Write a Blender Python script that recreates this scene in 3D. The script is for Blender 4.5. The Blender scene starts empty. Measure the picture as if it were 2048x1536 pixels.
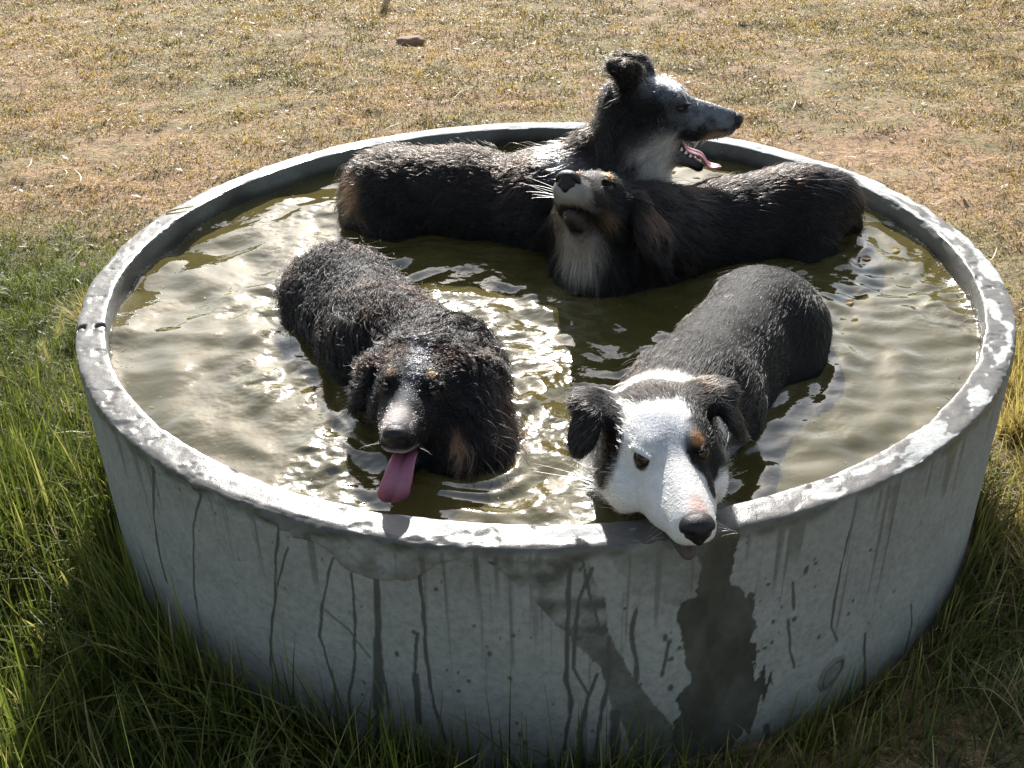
import bpy, math, random
import numpy as np
from mathutils import Matrix, Vector

# ------------------------------------------------------------------ camera, sky, sun, exposure
scn = bpy.context.scene
col = scn.collection
HB, ZW, RO, RI = 0.4292, 0.3829, 0.85, 0.798        # rim height, water level, outer and inner radius
cam = bpy.data.objects.new('camera', bpy.data.cameras.new('camera'))
col.objects.link(cam)
cF = Vector((-.02628, .85362, -.52023)); cR = Vector((.99962, .01821, -.02063)); cU = Vector((.00814, .52058, .85377))
cam.matrix_world = Matrix(((cR.x, cU.x, -cF.x, 0), (cR.y, cU.y, -cF.y, -1.91818), (cR.z, cU.z, -cF.z, 1.32315), (0, 0, 0, 1)))
cam.data.sensor_width = 36.0
cam.data.lens = 36 * 2190 / 2048
cam.data.clip_start = 0.05
cam.data.clip_end = 400
scn.camera = cam

SUN_EL, SUN_AZ = math.radians(30), math.radians(-4)   # azimuth measured from +y towards +x
w = bpy.data.worlds.new('World'); scn.world = w; w.use_nodes = True
nt = w.node_tree; nt.nodes.clear()
sky = nt.nodes.new('ShaderNodeTexSky'); sky.sky_type = 'NISHITA'; sky.sun_disc = False
sky.sun_elevation = SUN_EL; sky.sun_rotation = SUN_AZ
sky.air_density = 1.2; sky.dust_density = 1.3; sky.ozone_density = 1.0
bg = nt.nodes.new('ShaderNodeBackground'); bg.inputs['Strength'].default_value = 0.088
wo = nt.nodes.new('ShaderNodeOutputWorld')
hs = nt.nodes.new('ShaderNodeHueSaturation'); hs.inputs['Saturation'].default_value = .72
nt.links.new(sky.outputs[0], hs.inputs['Color']); nt.links.new(hs.outputs[0], bg.inputs[0]); nt.links.new(bg.outputs[0], wo.inputs[0])
sl = bpy.data.lights.new('sun', 'SUN'); sl.energy = 5.0; sl.angle = math.radians(0.5); sl.color = (1, .97, .92)
so = bpy.data.objects.new('sun', sl); col.objects.link(so)
sdir = Vector((math.sin(SUN_AZ) * math.cos(SUN_EL), math.cos(SUN_AZ) * math.cos(SUN_EL), math.sin(SUN_EL)))
so.rotation_euler = sdir.to_track_quat('Z', 'Y').to_euler()
so.location = sdir * 20
scn.view_settings.view_transform = 'Standard'; scn.view_settings.look = 'None'
scn.view_settings.exposure = 1.25; scn.view_settings.gamma = 1

rng = np.random.RandomState(7)

# ------------------------------------------------------------------ helpers
def hash3(ix, iy, iz, s):
    h = (ix.astype(np.int64) * 374761393 + iy.astype(np.int64) * 668265263 + iz.astype(np.int64) * 2147483647 + s * 1274126177) & 0xffffffff
    h = ((h ^ (h >> 13)) * 1274126177) & 0xffffffff
    h = (h ^ (h >> 16)) & 0xffffff
    return h.astype(np.float32) / 0xffffff
def noise(P, s=0):
    """value noise in -1..1 for an (n,3) array"""
    P = np.asarray(P, dtype=np.float64); i = np.floor(P).astype(np.int64); f = (P - i).astype(np.float32); f = f * f * (3 - 2 * f)
    r = 0
    for dx in (0, 1):
        for dy in (0, 1):
            for dz in (0, 1):
                wt = (f[:, 0] if dx else 1 - f[:, 0]) * (f[:, 1] if dy else 1 - f[:, 1]) * (f[:, 2] if dz else 1 - f[:, 2])
                r = r + wt * hash3(i[:, 0] + dx, i[:, 1] + dy, i[:, 2] + dz, s)
    return r * 2 - 1
def fbm(P, s=0, o=3):
    r = 0; a = .6; P = np.asarray(P, dtype=np.float64)
    for k in range(o):
        r = r + a * noise(P * 2.03 ** k, s + k); a *= .5
    return r
def sm(x, a, b):
    t = np.clip((x - a) / (b - a), 0, 1); return t * t * (3 - 2 * t)
def nrm(v): return v / np.maximum(np.linalg.norm(v, axis=-1, keepdims=True), 1e-9)

def mesh_obj(name, V, F, mats=(), parent=None, smooth=True, loc=None, attrs=None, fmat=None):
    """F: (n,3) or (n,4) int array, or list of such arrays"""
    V = np.asarray(V, dtype=np.float32)
    if loc is not None: V = V - np.asarray(loc, dtype=np.float32)
    Fs = F if isinstance(F, list) and isinstance(F[0], np.ndarray) else [F]
    Fs = [np.asarray(f, dtype=np.int32) for f in Fs if len(f)]
    me = bpy.data.meshes.new(name)
    nl = sum(f.size for f in Fs); nf = sum(len(f) for f in Fs)
    me.vertices.add(len(V)); me.vertices.foreach_set('co', V.ravel())
    me.loops.add(nl); me.loops.foreach_set('vertex_index', np.concatenate([f.ravel() for f in Fs]))
    me.polygons.add(nf)
    tot = np.concatenate([np.full(len(f), f.shape[1], np.int32) for f in Fs])
    st = np.concatenate([[0], np.cumsum(tot)[:-1]]).astype(np.int32)
    me.polygons.foreach_set('loop_start', st); me.polygons.foreach_set('loop_total', tot)
    me.update(calc_edges=True)
    if smooth: me.polygons.foreach_set('use_smooth', np.ones(nf, dtype=bool))
    if fmat is not None: me.polygons.foreach_set('material_index', np.asarray(fmat, np.int32))
    for k, a in (attrs or {}).items():
        a = np.asarray(a, np.float32)
        if a.ndim == 1:
            at = me.attributes.new(k, 'FLOAT', 'POINT'); at.data.foreach_set('value', a)
        else:
            at = me.attributes.new(k, 'FLOAT_COLOR', 'POINT')
            at.data.foreach_set('color', np.concatenate([a[:, :3], np.ones((len(a), 1), np.float32)], 1).ravel())
    for m in mats: me.materials.append(m)
    me.validate()
    o = bpy.data.objects.new(name, me); col.objects.link(o)
    if loc is not None and parent is None: o.location = [float(v) for v in loc]
    if parent is not None: o.parent = parent
    return o
def tag(o, label=None, cat=None, group=None, kind=None):
    if label: o['label'] = label
    if cat: o['category'] = cat
    if group: o['group'] = group
    if kind: o['kind'] = kind
    return o

class NT:
    def __init__(s, name):
        s.m = bpy.data.materials.new(name); s.m.use_nodes = True; s.t = s.m.node_tree; s.t.nodes.clear()
        s.out = s.n('ShaderNodeOutputMaterial')
    def n(s, ty, inp=None, **kw):
        nd = s.t.nodes.new(ty)
        for k, v in kw.items(): setattr(nd, k, v)
        for k, v in (inp or {}).items(): s.set(nd, k, v)
        return nd
    def set(s, nd, k, v):
        if isinstance(v, bpy.types.NodeSocket): s.t.links.new(v, nd.inputs[k])
        elif isinstance(v, tuple) and len(v) == 3 and nd.inputs[k].type == 'RGBA': nd.inputs[k].default_value = (*v, 1)
        else: nd.inputs[k].default_value = v
    def attr(s, name, o='Fac'): return s.n('ShaderNodeAttribute', attribute_name=name).outputs[o]
    def pos(s, scale=1.0):
        tc = s.n('ShaderNodeTexCoord').outputs['Object']
        if scale == 1.0: return tc
        m = s.n('ShaderNodeVectorMath', operation='MULTIPLY'); s.t.links.new(tc, m.inputs[0])
        m.inputs[1].default_value = scale if isinstance(scale, tuple) else (scale,) * 3
        return m.outputs[0]
    def noise(s, scale, detail=4, rough=.6, vec=None, o='Fac'):
        return s.n('ShaderNodeTexNoise', {'Vector': vec or s.pos(), 'Scale': scale, 'Detail': detail, 'Roughness': rough}).outputs[o]
    def ramp(s, fac, stops):
        r = s.n('ShaderNodeValToRGB', {'Fac': fac}); e = r.color_ramp.elements
        while len(e) < len(stops): e.new(.5)
        for el, (p, c) in zip(e, stops):
            el.position = p; el.color = (*c, 1) if isinstance(c, tuple) else (c, c, c, 1)
        return r.outputs[0]
    def mix(s, f, a, b, bt='MIX'):
        m = s.n('ShaderNodeMix', data_type='RGBA', blend_type=bt)
        for k, v in ((0, f), (6, a), (7, b)):
            if isinstance(v, bpy.types.NodeSocket): s.t.links.new(v, m.inputs[k])
            elif k: m.inputs[k].default_value = (*v, 1)
            else: m.inputs[k].default_value = v
        return m.outputs[2]
    def math(s, op, a, b=0.0):
        m = s.n('ShaderNodeMath', operation=op)
        for k, v in ((0, a), (1, b)):
            if isinstance(v, bpy.types.NodeSocket): s.t.links.new(v, m.inputs[k])
            else: m.inputs[k].default_value = v
        return m.outputs[0]
    def bump(s, h, strength=.5, dist=.01):
        return s.n('ShaderNodeBump', {'Height': h, 'Strength': strength, 'Distance': dist}).outputs[0]
    def bsdf(s, **kw):
        b = s.n('ShaderNodeBsdfPrincipled')
        for k, v in kw.items(): s.set(b, k.replace('_', ' '), v)
        s.t.links.new(b.outputs[0], s.out.inputs[0]); return b

# ------------------------------------------------------------------ materials
def m_concrete():
    n = NT('concrete')
    wet = n.attr('wet'); dirt = n.attr('dirt')
    a = n.noise(9, 6, .7); b = n.noise(90, 4, .7); c = n.noise(420, 3, .6)
    dry = n.ramp(a, [(.3, (.34, .345, .33)), (.55, (.45, .455, .44)), (.75, (.55, .55, .53))])
    dry = n.mix(.34, dry, n.ramp(b, [(.35, (.20, .20, .19)), (.6, (.52, .52, .5))]))
    pits = n.ramp(n.n('ShaderNodeTexVoronoi', {'Vector': n.pos(), 'Scale': 95.0}).outputs[0], [(.04, 0.0), (.12, 1.0)])
    pm = n.math('MULTIPLY', n.ramp(n.noise(14, 2), [(.56, 0.0), (.66, 1.0)]), n.math('SUBTRACT', 1.0, pits))
    dry = n.mix(pm, dry, (.14, .13, .12))
    dry = n.mix(n.attr('wallside'), dry, n.mix(1.0, dry, (.58, .60, .575), 'MULTIPLY'))  # walls tinted darker than the rim top, painting in their shade
    dry = n.mix(dirt, dry, (.115, .105, .085))
    wetc = n.mix(.5, n.mix(1.0, dry, (.24, .23, .20), 'MULTIPLY'), (.036, .038, .030))
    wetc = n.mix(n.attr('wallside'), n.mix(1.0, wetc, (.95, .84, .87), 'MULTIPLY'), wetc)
    colr = n.mix(wet, dry, wetc)
    h = n.math('ADD', n.math('MULTIPLY', b, .6), n.math('MULTIPLY', c, .5))
    h = n.math('SUBTRACT', h, n.math('MULTIPLY', pm, 1.3))
    h = n.math('ADD', h, n.math('MULTIPLY', n.noise(200, 5, .85), .9))
    ro = n.n('ShaderNodeMapRange', {'Value': wet, 'To Min': .85, 'To Max': .24}).outputs[0]
    st = n.n('ShaderNodeMapRange', {'Value': wet, 'To Min': .55, 'To Max': .16}).outputs[0]
    bu = n.n('ShaderNodeBump', {'Height': h, 'Strength': st, 'Distance': .0035}).outputs[0]
    n.bsdf(Base_Color=colr, Roughness=ro, Normal=bu, Specular_IOR_Level=n.n('ShaderNodeMapRange', {'Value': wet, 'To Min': .25, 'To Max': .38}).outputs[0])
    return n.m
def m_water():
    n = NT('murky_water')
    a = n.noise(5, 4, .6)
    c = n.ramp(a, [(.3, (.062, .050, .013)), (.7, (.100, .082, .026))])
    h = n.math('ADD', n.noise(28, 2, .5), n.math('MULTIPLY', n.noise(75, 2, .5), .25))
    m_ = n.math('ADD', n.ramp(n.noise(4, 2), [(.40, .12), (.65, .7)]), n.attr('chop'))
    bu = n.bump(n.math('MULTIPLY', h, m_), .55, .007)
    ro = n.math('ADD', .035, n.math('MULTIPLY', n.attr('chop'), .15))
    n.bsdf(Base_Color=c, Roughness=ro, IOR=1.6, Normal=bu, Specular_IOR_Level=.85)
    return n.m
def m_ground():
    n = NT('dry_ground')
    big = n.noise(.9, 5, .6); mid = n.noise(6, 5, .65); fine = n.noise(60, 5, .75)
    soil = n.ramp(fine, [(.3, (.14, .080, .042)), (.5, (.34, .20, .10)), (.72, (.56, .37, .20))])
    thatch = n.ramp(n.noise(110, 4, .75), [(.3, (.10, .088, .034)), (.55, (.25, .20, .085)), (.8, (.40, .33, .17))])
    green = n.ramp(fine, [(.3, (.035, .045, .012)), (.7, (.12, .13, .04))])
    f = n.ramp(n.math('ADD', n.math('MULTIPLY', big, .5), n.math('MULTIPLY', mid, .5)), [(.44, 0.0), (.56, 1.0)])
    c = n.mix(f, soil, thatch)
    c = n.mix(n.ramp(n.noise(34, 5, .8), [(.38, .85), (.52, 0.0)]), c, (.045, .032, .018))  # dark noise patches paint in the shadow among the tufts
    c = n.mix(n.ramp(n.noise(150, 3, .8), [(.60, 0.0), (.68, .8)]), c, (.62, .50, .32))
    c = n.mix(n.math('MULTIPLY', n.attr('lush'), .9), c, green)
    n.bsdf(Base_Color=c, Roughness=.95, Normal=n.bump(n.math('ADD', fine, mid), .8, .02))
    return n.m
def m_blade(name, trans=.45, rough=.5):
    n = NT(name)
    c = n.attr('Col', 'Color')
    d = n.n('ShaderNodeBsdfPrincipled', {'Base Color': c, 'Roughness': rough, 'Specular IOR Level': .35})
    t = n.n('ShaderNodeBsdfTranslucent', {'Color': n.mix(1.0, c, (1.0, 1.12, .7), 'MULTIPLY')})
    mx = n.n('ShaderNodeMixShader', {'Fac': trans}); n.t.links.new(d.outputs[0], mx.inputs[1]); n.t.links.new(t.outputs[0], mx.inputs[2])
    n.t.links.new(mx.outputs[0], n.out.inputs[0]); return n.m
def m_skin():
    n = NT('dog_coat')
    n.bsdf(Base_Color=n.attr('Col', 'Color'), Roughness=.65, Specular_IOR_Level=.15,
           Normal=n.bump(n.noise(260, 3, .7), .7, .003))
    return n.m
def m_hair():
    n = NT('dog_hair')
    h = n.n('ShaderNodeBsdfHairPrincipled', {'Color': n.attr('Col', 'Color'), 'Roughness': .30, 'Radial Roughness': .6, 'Random Roughness': .4, 'Coat': 0.0, 'IOR': 1.34})
    h.parametrization = 'COLOR'
    n.t.links.new(h.outputs[0], n.out.inputs[0]); return n.m
def m_plain(name, c, rough=.5, **kw):
    n = NT(name)
    v = n.noise(120, 3, .6)
    cc = n.mix(.35, c, n.mix(v, tuple(x * .6 for x in c), tuple(min(1, x * 1.4) for x in c)))
    n.bsdf(Base_Color=cc, Roughness=rough, Normal=n.bump(n.noise(500, 3), kw.pop('b', .3), .001), **kw); return n.m

M_CON = m_concrete(); M_WAT = m_water(); M_GRD = m_ground(); M_GRASS = m_blade('grass_blades', .42); M_STRAW = m_blade('dry_straw', .3)
M_SKIN = m_skin(); M_HAIR = m_hair()
M_NOSE = m_plain('wet_nose_leather', (.008, .007, .008), .45, b=1.0, Specular_IOR_Level=.3)
M_TONGUE = m_plain('tongue_flesh', (.26, .095, .14), .36, Subsurface_Weight=.15, b=.9)
M_MOUTH = m_plain('mouth_lining', (.035, .014, .014), .4)
M_TEETH = m_plain('tooth_enamel', (.75, .70, .60), .3)
M_WOOD = m_plain('weathered_wood', (.055, .045, .036), .85, b=.9)
M_ROCK = m_plain('brown_stone', (.20, .115, .07), .9, b=1.0)
def m_eye():
    n = NT('brown_eye')
    tc = n.n('ShaderNodeSeparateXYZ', {'Vector': n.attr('eyeco', 'Vector')})
    # eyeco.x is the distance from the gaze axis, 0..1
    c = n.ramp(tc.outputs[0], [(.0, (.004, .003, .003)), (.26, (.004, .003, .003)), (.33, (.040, .017, .008)), (.62, (.026, .011, .006)), (.68, (.006, .005, .005)), (1, (.008, .006, .005))])
    n.bsdf(Base_Color=c, Roughness=.12, Specular_IOR_Level=.35); return n.m
M_EYE = m_eye()

# ------------------------------------------------------------------ ground
def lush(x, y):
    """how green and long the grass is"""
    P = np.stack([x, y, 0 * x], -1)
    a = sm(-x + .25 * fbm(P * 2.2, 3) + .75 * sm(-y, .45, .85), .45, 1.0) * sm(-(y - 1.35 - .25 * fbm(P * 3, 5)), -.15, .45)
    b = .35 * sm(x, .95, 1.3) * sm(-(y + .05), -.2, .5)
    return np.clip(a + b, 0, 1)
gx = np.concatenate([np.linspace(-60, -4, 14)[:-1], np.linspace(-4, 4, 321), np.linspace(4, 60, 14)[1:]])
gy = np.concatenate([np.linspace(-40, -3, 10)[:-1], np.linspace(-3, 6.5, 381), np.linspace(6.5, 120, 16)[1:]])
X, Y = np.meshgrid(gx, gy, indexing='ij'); x = X.ravel(); y = Y.ravel()
def ground_z(x, y):
    P = np.stack([x, y, 0 * x], -1)
    z = .012 * fbm(P * 3.1, 11) + .03 * fbm(P * .5, 12) + .016 * fbm(P * 9, 13)
    return np.where(np.hypot(x, y) < 1.0, z * sm(np.hypot(x, y), .8, 1.0), z)
V = np.stack([x, y, ground_z(x, y)], -1)
i = np.arange(len(gx) - 1)[:, None] * len(gy) + np.arange(len(gy) - 1)[None]; i = i.ravel()
Fq = np.stack([i, i + len(gy), i + len(gy) + 1, i + 1], -1)
g = mesh_obj('ground', V, Fq, [M_GRD], attrs={'lush': lush(x, y)}); tag(g, kind='structure')

def grass(name, n, region, lenf, widthf, colf, lean, segs, seed, mat):
    """blades: root, length, width, lean direction; each a tapered bent ribbon"""
    r = np.random.RandomState(seed)
    x, y, keep = region(r, n)
    k = keep & (np.hypot(x, y) > RO + .004); x = x[k]; y = y[k]; n = len(x)
    L = lenf(x, y, r); W = widthf(x, y, r); th = r.rand(n) * 2 * np.pi; be = lean(x, y, r)
    # keep blades off the wall: those that would bend into it turn outwards
    rr = np.hypot(x, y); inward = (np.cos(th) * x + np.sin(th) * y) / rr < .0
    near = (rr < RO + L * np.sin(np.clip(be, 0, 1.4)) + .01) & inward
    th = np.where(near, th + np.pi, th)
    d = np.stack([np.cos(th), np.sin(th), 0 * th], -1)
    ph = th + np.pi / 2 + r.randn(n) * .5
    s_ = np.stack([np.cos(ph), np.sin(ph), .3 * r.randn(n)], -1) * W[:, None] * .5
    base = np.stack([x, y, ground_z(x, y) - .003], -1)
    C = colf(x, y, r)
    Vs = []; Cs = []
    up = np.array([0, 0, 1.])
    p = base.copy(); b0 = be * .35
    m = segs
    for j in range(m + 1):
        t = j / m
        if j > 0:
            a = b0 + (be * 1.5 - b0) * (t ** 1.1)
            p = p + (d * np.sin(a)[:, None] + up * np.cos(a)[:, None]) * (L / m)[:, None]
        wt = (1 - t ** 1.6) if j < m else 0
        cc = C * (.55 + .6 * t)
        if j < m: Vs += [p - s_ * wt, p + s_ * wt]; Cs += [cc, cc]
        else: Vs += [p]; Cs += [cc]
    nv = 2 * m + 1
    V = np.stack(Vs, 1).reshape(-1, 3); Cc = np.stack(Cs, 1).reshape(-1, 3)
    V[:, 2] = np.maximum(V[:, 2], ground_z(V[:, 0], V[:, 1]) + .001 * 0 - .003)
    o = np.arange(n)[:, None] * nv
    Fs = []
    if m > 1: Fs.append(np.concatenate([np.stack([o[:, 0] + 2 * j, o[:, 0] + 2 * j + 1, o[:, 0] + 2 * j + 3, o[:, 0] + 2 * j + 2], -1) for j in range(m - 1)]))
    Fs.append(np.stack([o[:, 0] + 2 * m - 2, o[:, 0] + 2 * m - 1, o[:, 0] + 2 * m], -1))
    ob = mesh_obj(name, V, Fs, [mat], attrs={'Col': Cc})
    return tag(ob, kind='stuff')

def reg_far(r, n):
    # denser towards the camera, thinning out with distance
    y = -1.1 + 6.6 * r.rand(n) ** 1.25; hwid = 1.05 + (y + 1.2) * .52
    x = (r.rand(n) * 2 - 1) * hwid
    P = np.stack([x, y, 0 * x], -1)
    k = 1.2 * fbm(P * 7, 31) + 1.5 * fbm(P * 1.7, 32) + .9 * fbm(P * 26, 33) > -.50 + .35 * r.randn(n)
    return x, y, k
def col_far(x, y, r):
    P = np.stack([x, y, 0 * x], -1); n = len(x)
    straw = np.array([.55, .355, .135]); pale = np.array([.60, .44, .24]); olive = np.array([.17, .145, .04]); rust = np.array([.25, .135, .065]); gold = np.array([.34, .225, .08])
    t = np.clip(.46 + .9 * fbm(P * 1.8, 41) + 1.5 * fbm(P * 7, 43) + .2 * r.randn(n), 0, 1)[:, None]
    c = straw * (1 - t) + olive * t
    q = (r.rand(n) < .20)[:, None]; c = np.where(q, pale, c)
    q = (r.rand(n) < .14)[:, None]; c = np.where(q, rust, c)
    q = (r.rand(n) < .10)[:, None]; c = np.where(q, gold, c)
    l = lush(x, y)[:, None]; c = c * (1 - l) + np.array([.15, .18, .035]) * l
    return c * (.6 + .7 * r.rand(n))[:, None]
clump = lambda x, y, s, f: np.clip(.5 + 1.2 * fbm(np.stack([x, y, 0 * x], -1) * f, s), 0, 1.3)
grass('lawn_grass', 760000, reg_far,
      lambda x, y, r: (.008 + .036 * clump(x, y, 51, 7) ** 1.6 * clump(x, y, 52, 25) * r.rand(len(x)) + .010 * r.rand(len(x))) * (1 + .09 * np.maximum(y, 0)) + .03 * lush(x, y) * r.rand(len(x)),
      lambda x, y, r: (.0012 + .0022 * r.rand(len(x)) ** 2) * (1 + .28 * np.maximum(y, 0)),
      col_far, lambda x, y, r: np.clip(.95 + .35 * r.randn(len(x)), .05, 1.5), 2, 101, M_GRASS)

def reg_left(r, n):
    x = .35 - 1.85 * r.rand(n); y = -1.25 + 2.75 * r.rand(n)
    l = lush(x, y); P = np.stack([x, y, 0 * x], -1)
    return x, y, (r.rand(n) < l * (.35 + .65 * np.clip(.5 + fbm(P * 8, 61), 0, 1)))
def col_green(x, y, r):
    n = len(x)
    t = r.rand(n)[:, None]
    pch = np.clip(.5 + 1.2 * fbm(np.stack([x * 6, y * 6, 0 * x], -1), 91), 0, 1)[:, None]; t = np.clip(t * .7 + pch * .5, 0, 1)
    c = np.array([.065, .105, .024]) * (1 - t) + np.array([.21, .225, .05]) * t
    q = (r.rand(n) < .13)[:, None]; c = np.where(q, np.array([.42, .36, .15]), c)
    yl = sm(y, -.2, .9)[:, None] * .45; c = c * (1 - yl) + np.array([.27, .26, .06]) * yl
    return c * (.52 + .55 * r.rand(n))[:, None]
def len_left(x, y, r):
    b = .04 + .17 * sm(-y, -.55, .5) * (.45 + .9 * np.clip(.5 + 1.3 * fbm(np.stack([x * 5, y * 5, 0 * x], -1), 92), 0, 1)); return b * (.35 + .8 * r.rand(len(x)) + .5 * (r.rand(len(x)) < .05))
grass('long_grass', 72000, reg_left, len_left, lambda x, y, r: .0022 + .0062 * r.rand(len(x)) ** 2.5 * sm(-y, -.6, .3),
      col_green, lambda x, y, r: np.clip(.45 + .35 * r.randn(len(x)), .03, 1.3), 5, 102, M_GRASS)
def reg_foot(r, n):
    a = np.radians(185 + 165 * r.rand(n)); rr = RO + .01 + .10 * r.rand(n) ** 1.5
    x = rr * np.cos(a); y = rr * np.sin(a)
    k = np.clip(.4 + 1.1 * fbm(np.stack([a * 6, 0 * a, 0 * a], -1), 71), .06, 1) > r.rand(n)
    return x, y, k
def col_foot(x, y, r):
    c = col_green(x, y, r); q = (r.rand(len(x)) < sm(x, -.1, .9) * .6)[:, None]
    return np.where(q, np.array([.22, .18, .07]) * (.5 + .8 * r.rand(len(x)))[:, None], c)
grass('wall_foot_grass', 5200, reg_foot,
      lambda x, y, r: (.05 + .15 * r.rand(len(x)) ** 1.8) * (1.15 - .35 * sm(x, -.3, .5)), lambda x, y, r: .002 + .0032 * r.rand(len(x)),
      col_foot, lambda x, y, r: np.clip(.35 + .3 * r.randn(len(x)), .03, 1.2), 5, 103, M_GRASS)
def reg_right(r, n):
    x = .55 + .75 * r.rand(n); y = -1.15 + 1.9 * r.rand(n)
    P = np.stack([x, y, 0 * x], -1)
    return x, y, (np.clip(.45 + 1.2 * fbm(P * 7, 81), 0, 1) > r.rand(n))
def col_right(x, y, r):
    n = len(x); t = r.rand(n)[:, None]
    c = np.array([.11, .10, .03]) * (1 - t) + np.array([.60, .47, .24]) * t
    q = (r.rand(n) < .25 + .5 * sm(-y, .3, .8))[:, None]; c = np.where(q, np.array([.10, .14, .03]), c)
    return c * (.6 + .7 * r.rand(n))[:, None]
grass('tussock_grass', 24000, reg_right, lambda x, y, r: (.03 + .08 * sm(-y, -.3, .5)) * (.4 + r.rand(len(x))), lambda x, y, r: .0016 + .002 * r.rand(len(x)),
      col_right, lambda x, y, r: np.clip(.7 + .35 * r.randn(len(x)), .05, 1.4), 4, 104, M_GRASS)

def litter(name, n, seed, L0, L1, W, cols, z0, mat):
    r = np.random.RandomState(seed); y = -1.0 + 5.8 * r.rand(n); x = (r.rand(n) * 2 - 1) * (1.0 + (y + 1.2) * .5); k = np.hypot(x, y) > RO + .06; x = x[k]; y = y[k]; n = len(x)
    t = r.rand(n) * 6.283; L = (L0 + (L1 - L0) * r.rand(n) ** 2) * .5; w_ = W * (.5 + r.rand(n)); e = np.stack([-np.sin(t), np.cos(t), 0 * t], -1) * w_[:, None]; bow = r.randn(n) * .15 * L; V = []
    tl = r.randn(n) * .25
    for j in range(5):
        u = j / 2 - 1; c = np.stack([x + np.cos(t) * L * u, y + np.sin(t) * L * u, 0 * x], -1) + (e / w_[:, None]) * (bow * (1 - u * u))[:, None]
        c[:, 2] = ground_z(x, y) + z0 * (.6 + .6 * r.rand(n)) + np.maximum(tl * L * u, -z0 * .5); wt = (1 - .75 * abs(u)); V += [c - e * wt, c + e * wt + np.array([0, 0, .0006])]
    V = np.stack(V, 1).reshape(-1, 3); o = np.arange(n)[:, None] * 10; F = np.concatenate([o + np.array([[2 * j, 2 * j + 1, 2 * j + 3, 2 * j + 2]]) for j in range(4)])
    co = np.array(cols)[r.randint(0, len(cols), n)] * (.7 + .5 * r.rand(n))[:, None]
    tag(mesh_obj(name, V, F, [mat], attrs={'Col': np.repeat(co, 10, 0)}), kind='stuff')
litter('straw_litter', 2600, 205, .02, .13, .0011, [(.50, .40, .24), (.45, .33, .17), (.58, .48, .31), (.34, .22, .11)], .014, M_STRAW)
litter('dead_leaf_litter', 1500, 206, .010, .035, .006, [(.16, .085, .045), (.09, .055, .035), (.30, .17, .09), (.12, .10, .07)], .009, M_STRAW)
CL = [(1.02, .02, .05), (1.00, -.16, .05), (1.12, -.10, .06), (1.08, .16, .05), (.93, -.33, .05), (1.15, .30, .07), (-1.12, .55, .06), (-.99, .72, .05), (.88, -.47, .04), (1.2, .05, .05)]
def reg_cl(r, n):
    i = r.randint(0, len(CL), n); c = np.array(CL)[i]; a = r.rand(n) * 6.283; q = np.sqrt(r.rand(n)) * c[:, 2]
    return c[:, 0] + q * np.cos(a), c[:, 1] + q * np.sin(a), np.ones(n, bool)
grass('dry_tussock_grass', 5200, reg_cl, lambda x, y, r: .05 + .10 * r.rand(len(x)), lambda x, y, r: .0016 + .0028 * r.rand(len(x)),
      lambda x, y, r: np.array([.58, .44, .20]) * (.45 + .75 * r.rand(len(x)))[:, None], lambda x, y, r: np.clip(.6 + .3 * r.randn(len(x)), .05, 1.3), 4, 105, M_GRASS)

# ------------------------------------------------------------------ concrete trough
def seg_d(th, z, pl, w0):
    """distance (m) on the unrolled wall from a polyline of (degrees, z)"""
    best = np.full(th.shape, 9., np.float32)
    p = np.array([(math.radians(a) * RO, b) for a, b in pl]); u = th * RO
    for a, b in zip(p[:-1], p[1:]):
        lo = np.minimum(a, b) - .03; hi = np.maximum(a, b) + .03
        k = np.where((u > lo[0]) & (u < hi[0]) & (z > lo[1]) & (z < hi[1]))[0]
        if not len(k): continue
        q = np.stack([u[k], z[k]], -1); d = b - a
        t = np.clip(((q - a) @ d) / (d @ d), 0, 1)
        best[k] = np.minimum(best[k], np.linalg.norm(q - a - t[:, None] * d, axis=-1))
    return best
def in_poly(th, z, pl):
    x = th * RO; px = [math.radians(a) * RO for a, _ in pl]; pz = [b for _, b in pl]
    c = np.zeros(th.shape, bool); n = len(pl)
    for i in range(n):
        j = (i - 1) % n
        if pz[i] == pz[j]: continue
        cond = ((pz[i] > z) != (pz[j] > z)) & (x < (px[j] - px[i]) * (z - pz[i]) / (pz[j] - pz[i]) + px[i])
        c ^= cond
    return c
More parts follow.
